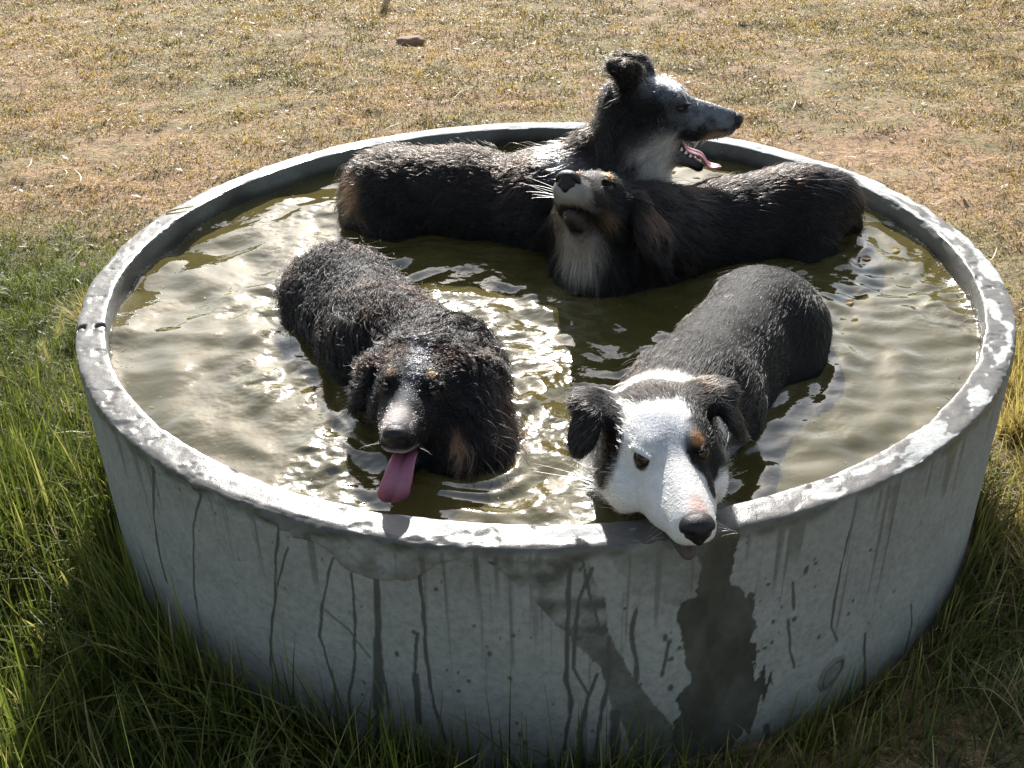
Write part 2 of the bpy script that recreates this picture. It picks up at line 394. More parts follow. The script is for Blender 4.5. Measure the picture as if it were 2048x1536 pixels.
DRIPS = [
([(245.64, 0.41), (244.56, 0.345), (243.74, 0.272), (242.44, 0.205), (241.29, 0.114)], 0.0023), ([(246.17, 0.372), (244.54, 0.308), (243.54, 0.264)], 0.0016),
([(250.86, 0.375), (249.15, 0.288), (248.3, 0.22), (248.89, 0.156), (249.56, 0.097), (250.22, 0.057)], 0.0021), ([(249.07, 0.279), (251.64, 0.249), (253.45, 0.205)], 0.0014),
([(252.65, 0.355), (252.43, 0.272), (251.65, 0.177), (250.66, 0.117), (250.28, 0.013)], 0.0023), ([(255.07, 0.355), (254.78, 0.281), (253.24, 0.029)], 0.0046),
([(254.51, 0.242), (253.66, 0.104)], 0.0075), ([(254.57, 0.19), (254.88, 0.123), (254.56, 0.036)], 0.0023),
([(259.15, 0.373), (259.29, 0.313), (259.16, 0.232), (259.44, 0.14), (260.48, 0.058)], 0.0027), ([(258.51, 0.268), (257.74, 0.175)], 0.0021), ([(257.94, 0.189), (257.87, 0.093)], 0.0046),
([(272.34, 0.401), (272.23, 0.296), (272.11, 0.194), (272.61, 0.154), (272.0, 0.057)], 0.0032), ([(274.25, 0.394), (273.12, 0.337), (272.86, 0.264), (272.73, 0.22), (274.2, 0.166), (273.62, 0.098), (273.85, 0.017)], 0.003),
([(273.35, 0.412), (274.32, 0.336), (275.31, 0.28)], 0.0023), ([(274.95, 0.205), (274.05, 0.153), (273.3, 0.084)], 0.0027), ([(275.94, 0.273), (276.08, 0.19), (275.52, 0.137), (275.0, 0.039)], 0.0032),
([(278.32, 0.318), (277.96, 0.276), (278.56, 0.224), (278.67, 0.185)], 0.0032), ([(281.52, 0.254), (281.33, 0.217), (281.11, 0.188)], 0.0021),
([(299.65, 0.377), (299.33, 0.319), (299.24, 0.237), (299.35, 0.19), (300.57, 0.154)], 0.0021), ([(312.69, 0.125), (313.96, 0.066), (313.81, 0.007)], 0.0021),
([(293.77, 0.239), (294.54, 0.175), (295.38, 0.136)], 0.0021), ([(304.75, 0.135), (306.69, -0.014)], 0.0032), ([(293.72, 0.308), (294.19, 0.256)], 0.0023),
([(276.84, 0.128), (276.9, 0.011)], 0.0068), ([(292.97, 0.03), (293.89, -0.059)], 0.0059),
([(228.78, 0.409), (226.14, 0.301), (225.25, 0.221), (225.31, 0.16)], 0.0031), ([(236.3, 0.413), (233.76, 0.337), (231.36, 0.198), (230.62, 0.091)], 0.002), ([(213.93, 0.307), (210.72, 0.161)], 0.0015)]
P_A = [(265.16, 0.409), (267.18, 0.379), (269.22, 0.344), (271.32, 0.296), (273.16, 0.27), (275.95, 0.267), (275.52, 0.341), (274.26, 0.383), (273.65, 0.416)]
P_B = [(272.24, 0.277), (275.6, 0.292), (277.97, 0.206), (279.73, 0.155), (282.68, 0.084), (283.22, -0.008), (279.14, -0.01), (277.91, 0.091), (276.15, 0.15), (275.4, 0.217)]
P_C = [(283.32, 0.43), (287.2, 0.43), (287.12, 0.345), (288.31, 0.316), (289.6, 0.28), (290.02, 0.246), (289.65, 0.222), (291.09, 0.175), (290.47, 0.158), (293.31, 0.135), (292.02, 0.101), (290.96, 0.036), (288.33, -0.033), (283.04, -0.033), (283.06, 0.075), (282.6, 0.146), (284.03, 0.168), (282.94, 0.224), (282.22, 0.32), (283.95, 0.327)]
P_D = [(275.4, 0.43), (286.53, 0.43), (286.7, 0.305), (282.11, 0.308), (277.36, 0.332)]
P_R = [(242.45, 0.417), (246, .408), (250.85, 0.395), (252.78, 0.359), (256.06, 0.358), (258.67, 0.371), (261.25, 0.4), (263.5, 0.415), (264, .45), (240, .45), (233, .428)]
SPOTS = [(267.34, 0.28), (263.06, 0.189), (256.3, 0.223), (266.92, 0.2), (262.02, 0.167), (267.74, 0.089), (268.21, 0.071), (297.96, 0.18), (308.38, 0.191), (265.11, 0.244), (258.19, 0.27), (260.61, 0.352), (301.5, .2), (303, .31), (296, .33)]

# cross-section of the wall, as (radius, height, zone): 0 outer wall, 1 rim top, 2 inner wall
prof = [(RO, z, 0) for z in np.arange(-.03, HB - .006, .0028)] + [(RO, HB - .0030, 0), (RO - .0003, HB - .0012, 0)]
prof += [(RO - .0012, HB - .0003, 1), (RO - .0028, HB, 1)]
prof += [(r_, HB, 1) for r_ in np.linspace(RO - .0055, RI + .0055, 18)]
prof += [(RI + .0028, HB, 1), (RI + .0012, HB - .0003, 1), (RI + .0003, HB - .0012, 2), (RI, HB - .003, 2)] + [(RI, z, 2) for z in np.linspace(HB - .010, ZW - .03, 16)] + [(RI, z, 2) for z in (.3, .2, .1, .025)]
prof = np.array(prof)
tf = np.radians(np.arange(180, 360, .13)); tb = np.radians(np.arange(0, 180, .36))
TH = np.concatenate([tb, tf]); nth, npf = len(TH), len(prof)
T, R_ = np.meshgrid(TH, prof[:, 0], indexing='ij'); Z_ = np.tile(prof[:, 1], (nth, 1)); ZN = np.tile(prof[:, 2], (nth, 1))
T = T.ravel(); Rr = R_.ravel().copy(); Z = Z_.ravel().copy(); ZN = ZN.ravel()
P = np.stack([np.cos(T) * Rr, np.sin(T) * Rr, Z], -1)
fn = fbm(P * 40, 201); fn2 = fbm(P * 12, 202)
# broken arrises
edge_o = np.exp(-((Rr - RO) / .006) ** 2 - ((Z - HB) / .008) ** 2); edge_i = np.exp(-((Rr - RI) / .006) ** 2 - ((Z - HB) / .008) ** 2)
chipf = .0016 + .004 * np.clip(noise(P * 18, 205), 0, 1) + .010 * sm(np.cos(T - math.radians(22)), .93, .99) * np.clip(noise(P * 25, 206), 0, 1)
Rr -= edge_o * chipf * (1 + 1.2 * noise(P * 90, 207)); Z -= edge_o * chipf * .5
Rr += edge_i * chipf * .8 * (1 + noise(P * 90, 208)); Z -= edge_i * chipf * .4
# a chunk out of the inner edge, back right
ch = np.exp(-((T - math.radians(31)) / .035) ** 2) * np.exp(-((Rr - RI - .004) / .012) ** 2) * (ZN >= 1) * (Z > ZW)
Z -= ch * .008 * (1 + noise(P * 120, 209)); Rr += ch * .004
Z += (ZN == 1) * (.0014 * fn2 + .0009 * fn - .0018 * np.clip(fbm(P * 30, 211) - .25, 0, 1) * 3)
# cracks over the rim at the left joint
cr = np.exp(-((T - math.radians(197.5) + .012 * noise(P * 60, 210)) / .007) ** 2) * (ZN >= 1) * (np.abs(Rr - (RO + RI) / 2) > .008)
Z -= cr * .008
ow = (ZN == 0)
Rr += ow * (.0008 * fn2)
ridge = (ow & in_poly(T + .01 * fn2, Z + .008 * fn, P_R)).astype(float)
band = ow * sm(Z, HB - .03, HB - .012) * sm(T, math.radians(205), math.radians(235)) * (1 - sm(T, math.radians(268), math.radians(276)))
Rr += ridge * (.0045 + .006 * fn) + band * (.003 + .003 * fn) * (1 - ridge)
# wetness and dirt
wet = np.zeros(len(T)); dirt = np.zeros(len(T))
Tw = T + .007 * noise(P * 45, 220) + .012 * noise(P * 17, 243) + .003 * noise(P * 140, 227); Zw2 = Z + .022 * noise(np.stack([T * 130, 0 * T, 0 * T], -1), 242) * sm(T, math.radians(287.5), math.radians(289.5)) + .004 * noise(P * 55, 221) + .002 * noise(P * 150, 228)
for pl, w0 in DRIPS:
    wv = w0 * (1 + .35 * noise(np.stack([Z * 40, Z * 0, Z * 0 + w0 * 9000], -1), 222))
    d = seg_d(T + .0016 * noise(P * np.array([10, 10, 40]), 223), Z, pl, w0)
    wet = np.maximum(wet, ow * .85 * (1 - sm(d, wv * .75, wv * 1.35)))
wet = np.maximum(wet, ow * in_poly(Tw, Zw2, P_C) * np.clip(.95 - .25 * fbm(P * np.array([30, 30, 10]), 229), .5, 1))
wet = np.maximum(wet, ow * in_poly(T + .003 * noise(P * 60, 232), Z, P_B) * np.clip(.72 + .3 * fbm(P * 22, 233), .4, .95))
wet = np.maximum(wet, ow * in_poly(T, Z, P_A) * np.clip(.5 + .9 * fbm(P * 45, 224), .12, .85))
wet = np.maximum(wet, ow * in_poly(T + .02 * fn2, Z + .03 * fn2, P_D) * np.clip(.35 + .35 * fn2, .1, .6))
# thin feathered runs below the rim
run = fbm(np.stack([T * 55, Z * 2.2, 0 * T], -1), 240) + .5 * fbm(np.stack([T * 160, Z * 5, 0 * T], -1), 241)
wet = np.maximum(wet, ow * sm(run - .10 - 2.2 * (HB - Z) * (1.2 - .8 * sm(np.cos(T - math.radians(280)), .8, 1)), 0, .35) * .55)
wet = np.maximum(wet, ow * sm(Z + .02 * fbm(P * np.array([22, 22, 3]), 225), HB - .022, HB - .004) * .8)
rs = np.random.RandomState(5)
splat = [(a, b, .0035) for a, b in SPOTS] + [(a, b, .0008 + .0022 * rs.rand() ** 2) for a, b in zip(200 + 150 * rs.rand(320), .42 * rs.rand(320))] + \
        [(281 + 14 * rs.rand(), .03 + .3 * rs.rand(), .001 + .004 * rs.rand()) for _ in range(50)]
U_ = T * RO
for a, b, s_ in splat:
    ua = math.radians(a) * RO; asp = .7 + rs.rand() * 1.2
    k = np.where(ow & (np.abs(U_ - ua) < .02) & (np.abs(Z - b) < .02))[0]
    d = np.hypot((U_[k] - ua), (Z[k] - b) / asp) / s_
    wet[k] = np.maximum(wet[k], .85 * (1 - sm(d, .7, 1.2)))
# low splash-back band
wet = np.maximum(wet, ow * sm(-(Z - .03 - .03 * fbm(P * 20, 226)), 0, .02) * .5)
rim = (ZN == 1)
q = 1.3 * fbm(np.stack([T * 11, Rr * 55, 0 * T], -1), 230) + .6 * fbm(P * 45, 231)
left = sm(-np.cos(T), -.1, .8)
front = sm(-np.sin(T), .1, .9)
wr = sm(q + .80 * left + .50 * front - .02 - .9 * sm(np.sin(T), .2, .7) * (1 - .6 * left), -.06, .10)
wet = np.where(rim, wr * .9, wet)
iw = (ZN == 2)
wet = np.where(iw, np.clip(.35 + .6 * sm(-(Z - ZW - .018 - .01 * fn2), -.01, .012) + .3 * fn2, 0, 1), wet)
dirt = np.where(iw, np.clip(.55 + .35 * fn2 + .3 * sm(-(Z - ZW - .02), 0, .02), 0, 1), dirt)
dirt = np.maximum(dirt, ridge * np.clip(.45 + .8 * fn, 0, .9)); dirt = np.maximum(dirt, band * np.clip(.35 + .8 * fn, 0, .7))
dirt = np.maximum(dirt, np.clip(cr * 1.2, 0, 1)); dirt = np.maximum(dirt, np.clip(ch * (.7 + fn), 0, 1))
dirt = np.maximum(dirt, ow * np.clip(.16 * sm(Z, .2, .42) * (1 + 1.5 * fn2), 0, .5))
V = np.stack([np.cos(T) * Rr, np.sin(T) * Rr, Z], -1)
ia = np.arange(nth)[:, None] * npf + np.arange(npf - 1)[None]; ib = ((np.arange(nth) + 1) % nth)[:, None] * npf + np.arange(npf - 1)[None]
Fq = np.stack([ia, ib, ib + 1, ia + 1], -1).reshape(-1, 4)
# floor of the trough
nb = len(V); V = np.concatenate([V, [[0, 0, .025]]]); last = np.arange(nth) * npf + npf - 1
Ff = np.stack([last, np.roll(last, -1), np.full(nth, nb)], -1)
wet = np.append(wet, 1); dirt = np.append(dirt, 1)
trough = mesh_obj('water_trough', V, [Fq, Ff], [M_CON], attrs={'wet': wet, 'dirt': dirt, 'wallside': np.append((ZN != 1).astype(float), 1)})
tag(trough, 'round grey concrete water trough with drip stains, full of muddy water and dogs', 'trough')
# plugged hole low on the wall
def plug():
    a0 = math.radians(300.54); z0 = .088; n = 40; rings = [(0, .003), (.35, .0036), (.7, .003), (.85, .0012), (.93, .0036), (1.05, .0042), (1.2, .0)]
    V = []; 
    for q, h in rings:
        for k in range(n):
            t = 2 * math.pi * k / n; s_ = q * (1 + .05 * math.sin(3 * t) + .04 * math.sin(7 * t + 1))
            u = .019 * s_ * math.cos(t) + .008 * s_ * math.sin(t); v = .026 * s_ * math.sin(t)
            a = a0 + u / RO; V.append(((RO + h) * math.cos(a), (RO + h) * math.sin(a), z0 + v))
    F = [(j * n + k, j * n + (k + 1) % n, (j + 1) * n + (k + 1) % n, (j + 1) * n + k) for j in range(len(rings) - 1) for k in range(n)]
    V = np.array(V); m = len(V)
    d = np.clip(.35 + .6 * fbm(V * 60, 240), 0, .8); w_ = np.concatenate([np.full(n * 3, .35), np.full(n * 2, .8), np.full(n * 2, .3)])
    mesh_obj('hole_plug', V, F, [M_CON], parent=trough, attrs={'wet': w_, 'dirt': d, 'wallside': np.ones(m)})
plug()

# ------------------------------------------------------------------ water
def chop(x, y):
    """where the dogs stir the surface"""
    c = 0 * x
    for a, b, r_ in [(-.02, -.17, .17), (0, -.47, .11), (-.45, -.34, .07), (-.47, .02, .11), (.74, -.18, .07), (-.30, -.62, .10), (.0, -.70, .09), (.48, -.10, .10), (-.02, .12, .12)]:
        c = np.maximum(c, np.exp(-((x - a) ** 2 + (y - b) ** 2) / r_ ** 2))
    for a, b, r_, k_ in [(-.52, .27, .22, .38), (.58, -.02, .24, .38), (-.60, -.12, .14, .3)]: c = np.maximum(c, k_ * np.exp(-((x - a) ** 2 + (y - b) ** 2) / r_ ** 2))
    return np.clip(c * (.75 + .9 * fbm(np.stack([x * 9, y * 9, 0 * x], -1), 310)), 0, 1)
def wave(x, y):
    z = np.zeros_like(x)
    src = [(-.30, -.22, .115, .0030, 1.3), (.33, -.30, .085, .0020, .4), (-.10, -.62, .065, .0015, 2.0), (.10, -.02, .075, .0017, 3.1), (-.42, .30, .10, .0017, .9), (.62, .15, .052, .0012, 2.2), (.16, -.62, .06, .0012, .2), (-.80, -.16, .21, .0038, 1.1)]
    wx = x + .06 * fbm(np.stack([x * 4, y * 4, 0 * x], -1), 301); wy = y + .06 * fbm(np.stack([x * 4, y * 4, 0 * x], -1), 302)
    for sx, sy, lam, amp, ph in src:
        d = np.hypot(wx - sx, wy - sy); z += 1.15 * amp * np.sin(2 * np.pi * d / lam + ph) * np.exp(-d * 1.7)
    P = np.stack([wx, wy * 1.4, 0 * x], -1)
    cp = chop(x, y); z += .0078 * fbm(P * 4.2, 303) + (.0006 + .0044 * cp) * fbm(P * 26, 304) + .0026 * fbm(P * 12, 305) * (.3 + cp)
    # a surge ridge running in from the left wall, and one off the front dog's back
    z += .006 * np.exp(-((y + .19 + .10 * (x + .8)) / .030) ** 2) * sm(-x, .25, .6)
    # ripple rings pushed out by each body
    for ax_, ay_, bx_, by_, r_ in [(-.37, -.10, -.15, -.44, .100), (-.14, -.48, -.11, -.58, .075), (.385, -.22, .235, -.49, .100), (.52, .20, .15, .06, .100), (-.31, .325, .15, .28, .098)]:
        vx, vy = bx_ - ax_, by_ - ay_; t = np.clip(((wx - ax_) * vx + (wy - ay_) * vy) / (vx * vx + vy * vy), 0, 1)
        d = np.maximum(np.hypot(wx - ax_ - t * vx, wy - ay_ - t * vy) - r_, 0); z += (.0015 * np.cos(2 * np.pi * d / .030) + .0012) * np.exp(-d / .045)
    # meniscus on the wall
    z += .002 * sm(np.hypot(x, y), RI - .012, RI)
    return z
gx = np.arange(-RI - .006, RI + .006, .0042); nx = len(gx)
X, Y = np.meshgrid(gx, gx, indexing='ij'); x = X.ravel(); y = Y.ravel()
rr = np.hypot(x, y); k = RI / np.maximum(rr, 1e-6); lim = rr > RI + .001
keep = rr < RI + .008
x = np.where(lim, x * (RI + .001) / np.maximum(rr, 1e-6), x); y = np.where(lim, y * (RI + .001) / np.maximum(rr, 1e-6), y)
V = np.stack([x, y, ZW + wave(x, y)], -1)
i = (np.arange(nx - 1)[:, None] * nx + np.arange(nx - 1)[None]).ravel()
Fq = np.stack([i, i + nx, i + nx + 1, i + 1], -1); Fq = Fq[keep[Fq].all(1)]
used = np.unique(Fq); mp = np.full(len(V), -1); mp[used] = np.arange(len(used))
water = mesh_obj('water', V[used], mp[Fq], [M_WAT], attrs={'chop': chop(V[used, 0], V[used, 1])}); tag(water, kind='structure')

# ------------------------------------------------------------------ signed distance modelling
def surface_nets(D, org, h):
    nx, ny, nz = D.shape
    S = D < 0
    c = [S[dx:nx - 1 + dx, dy:ny - 1 + dy, dz:nz - 1 + dz] for dx in (0, 1) for dy in (0, 1) for dz in (0, 1)]
    tot = sum(a.astype(np.int8) for a in c); act = (tot > 0) & (tot < 8)
    idx = np.argwhere(act); n = len(idx); num = np.full(act.shape, -1, np.int32); num[act] = np.arange(n)
    acc = np.zeros((n, 3)); cnt = np.zeros(n)
    corners = [(dx, dy, dz) for dx in (0, 1) for dy in (0, 1) for dz in (0, 1)]
    val = {q: D[idx[:, 0] + q[0], idx[:, 1] + q[1], idx[:, 2] + q[2]] for q in corners}
    for a in corners:
        for ax in range(3):
            if a[ax]: continue
            b = list(a); b[ax] = 1; b = tuple(b)
            va, vb = val[a], val[b]; m = (va < 0) != (vb < 0)
            t = np.where(m, va / np.where(m, va - vb, 1), 0)
            p = np.tile(np.array(a, float), (n, 1)); p[:, ax] += t
            acc += p * m[:, None]; cnt += m
    V = (idx + acc / cnt[:, None]) * h + org
    F = []
    for ax in range(3):
        o1, o2 = [(1, 2), (2, 0), (0, 1)][ax]
        sl0 = [slice(1, -1)] * 3; sl0[ax] = slice(0, -1); sl1 = list(sl0); sl1[ax] = slice(1, None)
        A = S[tuple(sl0)]; B = S[tuple(sl1)]
        e = np.argwhere(A != B); 
        base = e.copy(); base[:, o1] += 1; base[:, o2] += 1   # grid vertex index of the edge start
        fl = A[tuple(e.T)]
        def cell(d1, d2):
            q = base.copy(); q[:, o1] -= d1; q[:, o2] -= d2; return num[tuple(q.T)]
        qd = np.stack([cell(1, 1), cell(0, 1), cell(0, 0), cell(1, 0)], -1)
        qd = np.where(fl[:, None], qd, qd[:, ::-1]); F.append(qd)
    F = np.concatenate(F); F = F[(F >= 0).all(1)]
    # one light relaxation
    E_ = np.concatenate([F[:, [0, 1]], F[:, [1, 2]], F[:, [2, 3]], F[:, [3, 0]]])
    for _ in range(2):
        s_ = np.zeros_like(V); k_ = np.zeros(len(V))
        for a, b in ((0, 1), (1, 0)):
            for q in range(3): s_[:, q] += np.bincount(E_[:, a], V[E_[:, b], q], len(V))
            k_ += np.bincount(E_[:, a], minlength=len(V))
        V = V * .5 + .5 * s_ / k_[:, None]
    return V, F

class Prim:
    """a rounded cone (a,b,ra,rb) or an oriented ellipsoid (c,r,M)"""
    def __init__(s, kind, k=.02, op='+', comb=None, ln=.02, solid=True, wgt=1.0, **kw):
        s.kind, s.k, s.op, s.comb, s.ln, s.solid, s.wgt = kind, k, op, comb, ln, solid, wgt
        s.__dict__.update(kw)
    def dist(s, P):
        if s.kind == 'rc':
            d = s.b - s.a; t = np.clip(((P - s.a) @ d) / max(d @ d, 1e-12), 0, 1)
            return np.linalg.norm(P - s.a - t[..., None] * d, axis=-1) - (s.ra + (s.rb - s.ra) * t)
        q = (P - s.c) @ s.M; k0 = np.linalg.norm(q / s.r, axis=-1); k1 = np.linalg.norm(q / s.r ** 2, axis=-1)
        return k0 * (k0 - 1) / np.maximum(k1, 1e-9)
    def bounds(s):
        if s.kind == 'rc':
            r = max(s.ra, s.rb); return np.minimum(s.a, s.b) - r, np.maximum(s.a, s.b) + r
        r = max(s.r); return s.c - r, s.c + r
def rc(a, b, ra, rb, **kw): return Prim('rc', a=np.array(a, float), b=np.array(b, float), ra=ra, rb=rb, **kw)
def el(c, r, x=(1, 0, 0), n=None, **kw):
    """radii r along x, the in-plane direction, and n (flat normal)"""
    x = nrm(np.array(x, float))
    if n is None: n = (0, 0, 1) if abs(x[2]) < .9 else (0, 1, 0)
    n = np.array(n, float); n = nrm(n - x * (n @ x)); yv = np.cross(n, x)
    return Prim('el', c=np.array(c, float), r=np.array(r, float), M=np.stack([x, yv, n], 1), **kw)
def build_sdf(prims, h):
    lo = np.min([p.bounds()[0] for p in prims if p.solid], 0) - 3 * h; hi = np.max([p.bounds()[1] for p in prims if p.solid], 0) + 3 * h
    n = np.ceil((hi - lo) / h).astype(int) + 1
    D = np.ones(n, np.float32)
    for p in prims:
        if not p.solid: continue
        a, b = p.bounds(); m = p.k * 1.5 + 3 * h
        i0 = np.maximum(np.floor((a - m - lo) / h).astype(int), 0); i1 = np.minimum(np.ceil((b + m - lo) / h).astype(int) + 1, n)
        ax = [lo[q] + np.arange(i0[q], i1[q]) * h for q in range(3)]
        G = np.stack(np.meshgrid(*ax, indexing='ij'), -1)
        d = p.dist(G).astype(np.float32); sl_ = tuple(slice(i0[q], i1[q]) for q in range(3)); D0 = D[sl_]; k = p.k
        if p.op == '+':
            hh = np.maximum(k - np.abs(D0 - d), 0) / k; D[sl_] = np.minimum(D0, d) - hh * hh * k * .25
        else:
            hh = np.maximum(k - np.abs(D0 + d), 0) / k; D[sl_] = np.maximum(D0, -d) + hh * hh * k * .25
    return surface_nets(D, lo, h)

def vert_normals(V, F):
    fn_ = np.cross(V[F[:, 2]] - V[F[:, 0]], V[F[:, 3]] - V[F[:, 1]]); N = np.zeros_like(V)
    for c in range(4):
        for q in range(3): N[:, q] += np.bincount(F[:, c], fn_[:, q], len(V))
    return nrm(N)

BLACK = (.0040, .0036, .0035); DARK = (.013, .0095, .0075); BROWN = (.034, .016, .009); GREY = (.13, .13, .135); MERLE = (.05, .055, .062)
WHITE = (.70, .68, .65); CREAM = (.55, .47, .38); TAN = (.34, .15, .055); PINK = (.58, .40, .35)

def rotm(yaw, pitch, roll):
    a, b, c = map(math.radians, (yaw, pitch, roll)); ca, sa, cb, sb, cc, sc = math.cos(a), math.sin(a), math.cos(b), math.sin(b), math.cos(c), math.sin(c)
    return np.array([[ca, -sa, 0], [sa, ca, 0], [0, 0, 1]]) @ np.array([[cb, 0, sb], [0, 1, 0], [-sb, 0, cb]]) @ np.array([[1, 0, 0], [0, cc, -sc], [0, sc, cc]])

class Dog:
    def __init__(s, label, pos, ypr, scale, jaw, base, nose=1.1):
        s.nose = nose
        s.label, s.pos, s.M, s.s, s.jaw = label, np.array(pos, float), rotm(*ypr), scale, math.radians(jaw)
        s.base = base; s.prims = []; s.spots = []; s.bare = []
    def W(s, p): return s.pos + s.s * (s.M @ np.array(p, float))
    def Dv(s, d): return s.M @ np.array(d, float)
    def hrc(s, a, b, ra, rb, comb=(-1, 0, 0), **kw): s.prims.append(rc(s.W(a), s.W(b), ra * s.s, rb * s.s, comb=nrm(s.Dv(comb)), **kw))
    def hel(s, c, r, x=(1, 0, 0), n=None, comb=(-1, 0, 0), **kw):
        if n is None: n = (0, 0, 1) if abs(nrm(np.array(x, float))[2]) < .9 else (0, 1, 0)
        s.prims.append(el(s.W(c), np.array(r) * s.s, s.Dv(x), s.Dv(n), comb=nrm(s.Dv(comb)), **kw))
    def rc(s, a, b, ra, rb, comb=None, **kw):
        if comb is None: comb = np.array(a, float) - np.array(b, float)
        s.prims.append(rc(a, b, ra, rb, comb=nrm(np.array(comb, float)), **kw))
    def jawp(s, p):
        """rotate a head-local point about the jaw hinge"""
        hx, hz = .012, -.032; c, q = math.cos(s.jaw), math.sin(s.jaw); x_, z_ = p[0] - hx, p[2] - hz
        return (hx + x_ * c + z_ * q, p[1], hz - x_ * q + z_ * c)
    def head(s, fl=.010, squint=0.0, mw=1.0, hw=1.0):
        s.squint = squint
        g = s.hel; kk = .022 * s.s
        g((-.022, 0, .006), (.064, .053 * hw, .047), k=kk, ln=fl)
        g((.018, 0, .012), (.042, .041 * hw, .033), k=kk, ln=fl)
        g((-.055, 0, .020), (.026, .030, .026), k=kk, ln=fl * 1.3)
        for q in (-1, 1):
            g((.034, q * .024, .029), (.020, .013, .011), k=.012, ln=fl * .8, comb=(-1, q * .2, .3))
            g((.004, q * .036 * hw, -.022), (.040, .021 * hw, .027), k=.02, ln=fl * 1.3, comb=(-.8, q * .5, -.5))
            g((.058, q * .018, -.006), (.024, .014, .016), k=.014, ln=fl * .7, comb=(-.9, q * .4, 0))
            g((.100, q * .0135 * mw, -.022), (.044, .0130 * mw, .0165), k=.012, ln=fl * .45, comb=(-.9, q * .2, -.4))
        s.hrc((.038, 0, -.006), (.130, 0, -.014), .031 - .004 * (1 - mw) * 10, .0190 * mw, k=.024, ln=fl * .5)
        for q in (-1, 1): g((.060, q * .020 * mw, -.022), (.046, .019 * mw, .022), k=.02, ln=fl * .8, comb=(-.9, q * .4, -.4))
        s.hrc((.050, 0, .012), (.140, 0, -.003), .015, .0115, k=.014, ln=fl * .35)
        g((.141, 0, -.017), (.011, .0165 * mw, .0135), k=.010, ln=fl * .3)
        # lower jaw: rear block then front
        s.hrc(s.jawp((.005, 0, -.046)), s.jawp((.050, 0, -.050)), .024, .0185, k=.016, ln=fl)
        s.hrc(s.jawp((.050, 0, -.050)), s.jawp((.118, 0, -.047)), .0175, .0095, k=.007, ln=fl * .5)
        if s.jaw > .12:
            mid = s.jawp((.09, 0, -.040)); 
            a = np.array([.045, 0, -.036]); b = .5 * (np.array([.135, 0, -.036]) + np.array(s.jawp((.125, 0, -.036))))
            s.hrc(a, b, .007, .010 + .05 * math.sin(s.jaw) * .5, k=.006, op='-', ln=.0)
            s.bare.append(('rc', s.W(a), s.W(b), s.s * .010, s.s * (.013 + .025 * math.sin(s.jaw))))
        for q in (-1, 1):
            g((.054, q * .037, .016), (.0125, .0085, .0080), k=.006, op='-', ln=.004, wgt=0)
            s.hrc((.0625, q * .0270, .0262 - .0047 * squint), (.0415, q * .0405, .0278 - .0093 * squint), .0036, .0038, k=.004, ln=.003)
            s.hrc((.0625, q * .0270, .0095), (.0430, q * .0395, .0080 + .006 * squint), .0034, .0036, k=.005, ln=.003)
            s.bare.append(('s', s.W((.052, q * .035, .016)), (.0100 - .004 * squint) * s.s))
        s.bare.append(('s', s.W((.150, 0, -.011)), .0145 * s.s * s.nose))
    def spot(s, c, r, colr, local=True, soft=.25, nz=.35, x=None):
        if local: s.spots.append((s.W(c), np.array(r, float) * s.s, s.M, np.array(colr), soft, nz))
        else: s.spots.append((np.array(c, float), np.array(r, float), np.eye(3), np.array(colr), soft, nz))
    def colour(s, P, seed=0, fur=0):
        n = len(P); C = np.tile(np.array(s.base, float), (n, 1))
        C *= (1 + .55 * fbm(P * np.array([22, 22, 22]), 400 + seed))[:, None]
        br = np.clip(fbm(P * 14, 410 + seed) * 1.6, 0, 1)[:, None] * .22; C = C * (1 - br) + np.array(BROWN) * br
        nz1 = fbm(P * 38, 420 + seed); nz2 = fbm(P * 110, 430 + seed)
        for c, r, M, co, soft, nz in s.spots:
            q = (P - c) @ M; d = np.linalg.norm(q / r, axis=-1) + nz * (.6 * nz1 + .4 * nz2)
            wt = (1 - sm(d, 1 - soft, 1 + soft))[:, None]; C = C * (1 - wt) + co * wt
        return np.clip(C * (1 + .18 * nz2)[:, None], .002, .9)
    def legs(s, hips, shoulders, rump_r=.06):
        """hips/shoulders: (centre, side unit vector, forward unit vector)"""
        for (c, side, fwd), hind in ((hips, 1), (shoulders, 0)):
            c = np.array(c, float); side = nrm(np.array([*side, 0.])); fwd = nrm(np.array([*fwd, 0.]))
            for q in (-1, 1):
                hip = c + side * q * .055 + np.array([0, 0, -.04])
                if hind:
                    knee = np.array([*(hip + fwd * .05 + side * q * .015)[:2], .235]); hock = np.array([*(hip - fwd * .055)[:2], .135]); paw = np.array([*(hip - fwd * .025)[:2], .045])
                    s.rc(hip, knee, .068, .042, comb=(0, 0, -1), k=.03, ln=.02); s.rc(knee, hock, .036, .018, comb=(0, 0, -1), k=.02, ln=.012)
                else:
                    knee = np.array([*(hip - fwd * .02)[:2], .25]); hock = np.array([*(hip + fwd * .01)[:2], .13]); paw = np.array([*(hip + fwd * .015)[:2], .045])
                    s.rc(hip, knee, .052, .030, comb=(0, 0, -1), k=.03, ln=.02); s.rc(knee, hock, .026, .019, comb=(0, 0, -1), k=.02, ln=.01)
                s.rc(hock, paw, .017, .017, comb=(0, 0, -1), k=.015, ln=.008)
                s.prims.append(el(paw + fwd * .022 + np.array([0, 0, -.002]), (.036, .024, .016), (*fwd[:2], 0), comb=(0, 0, -1), k=.015, ln=.006))
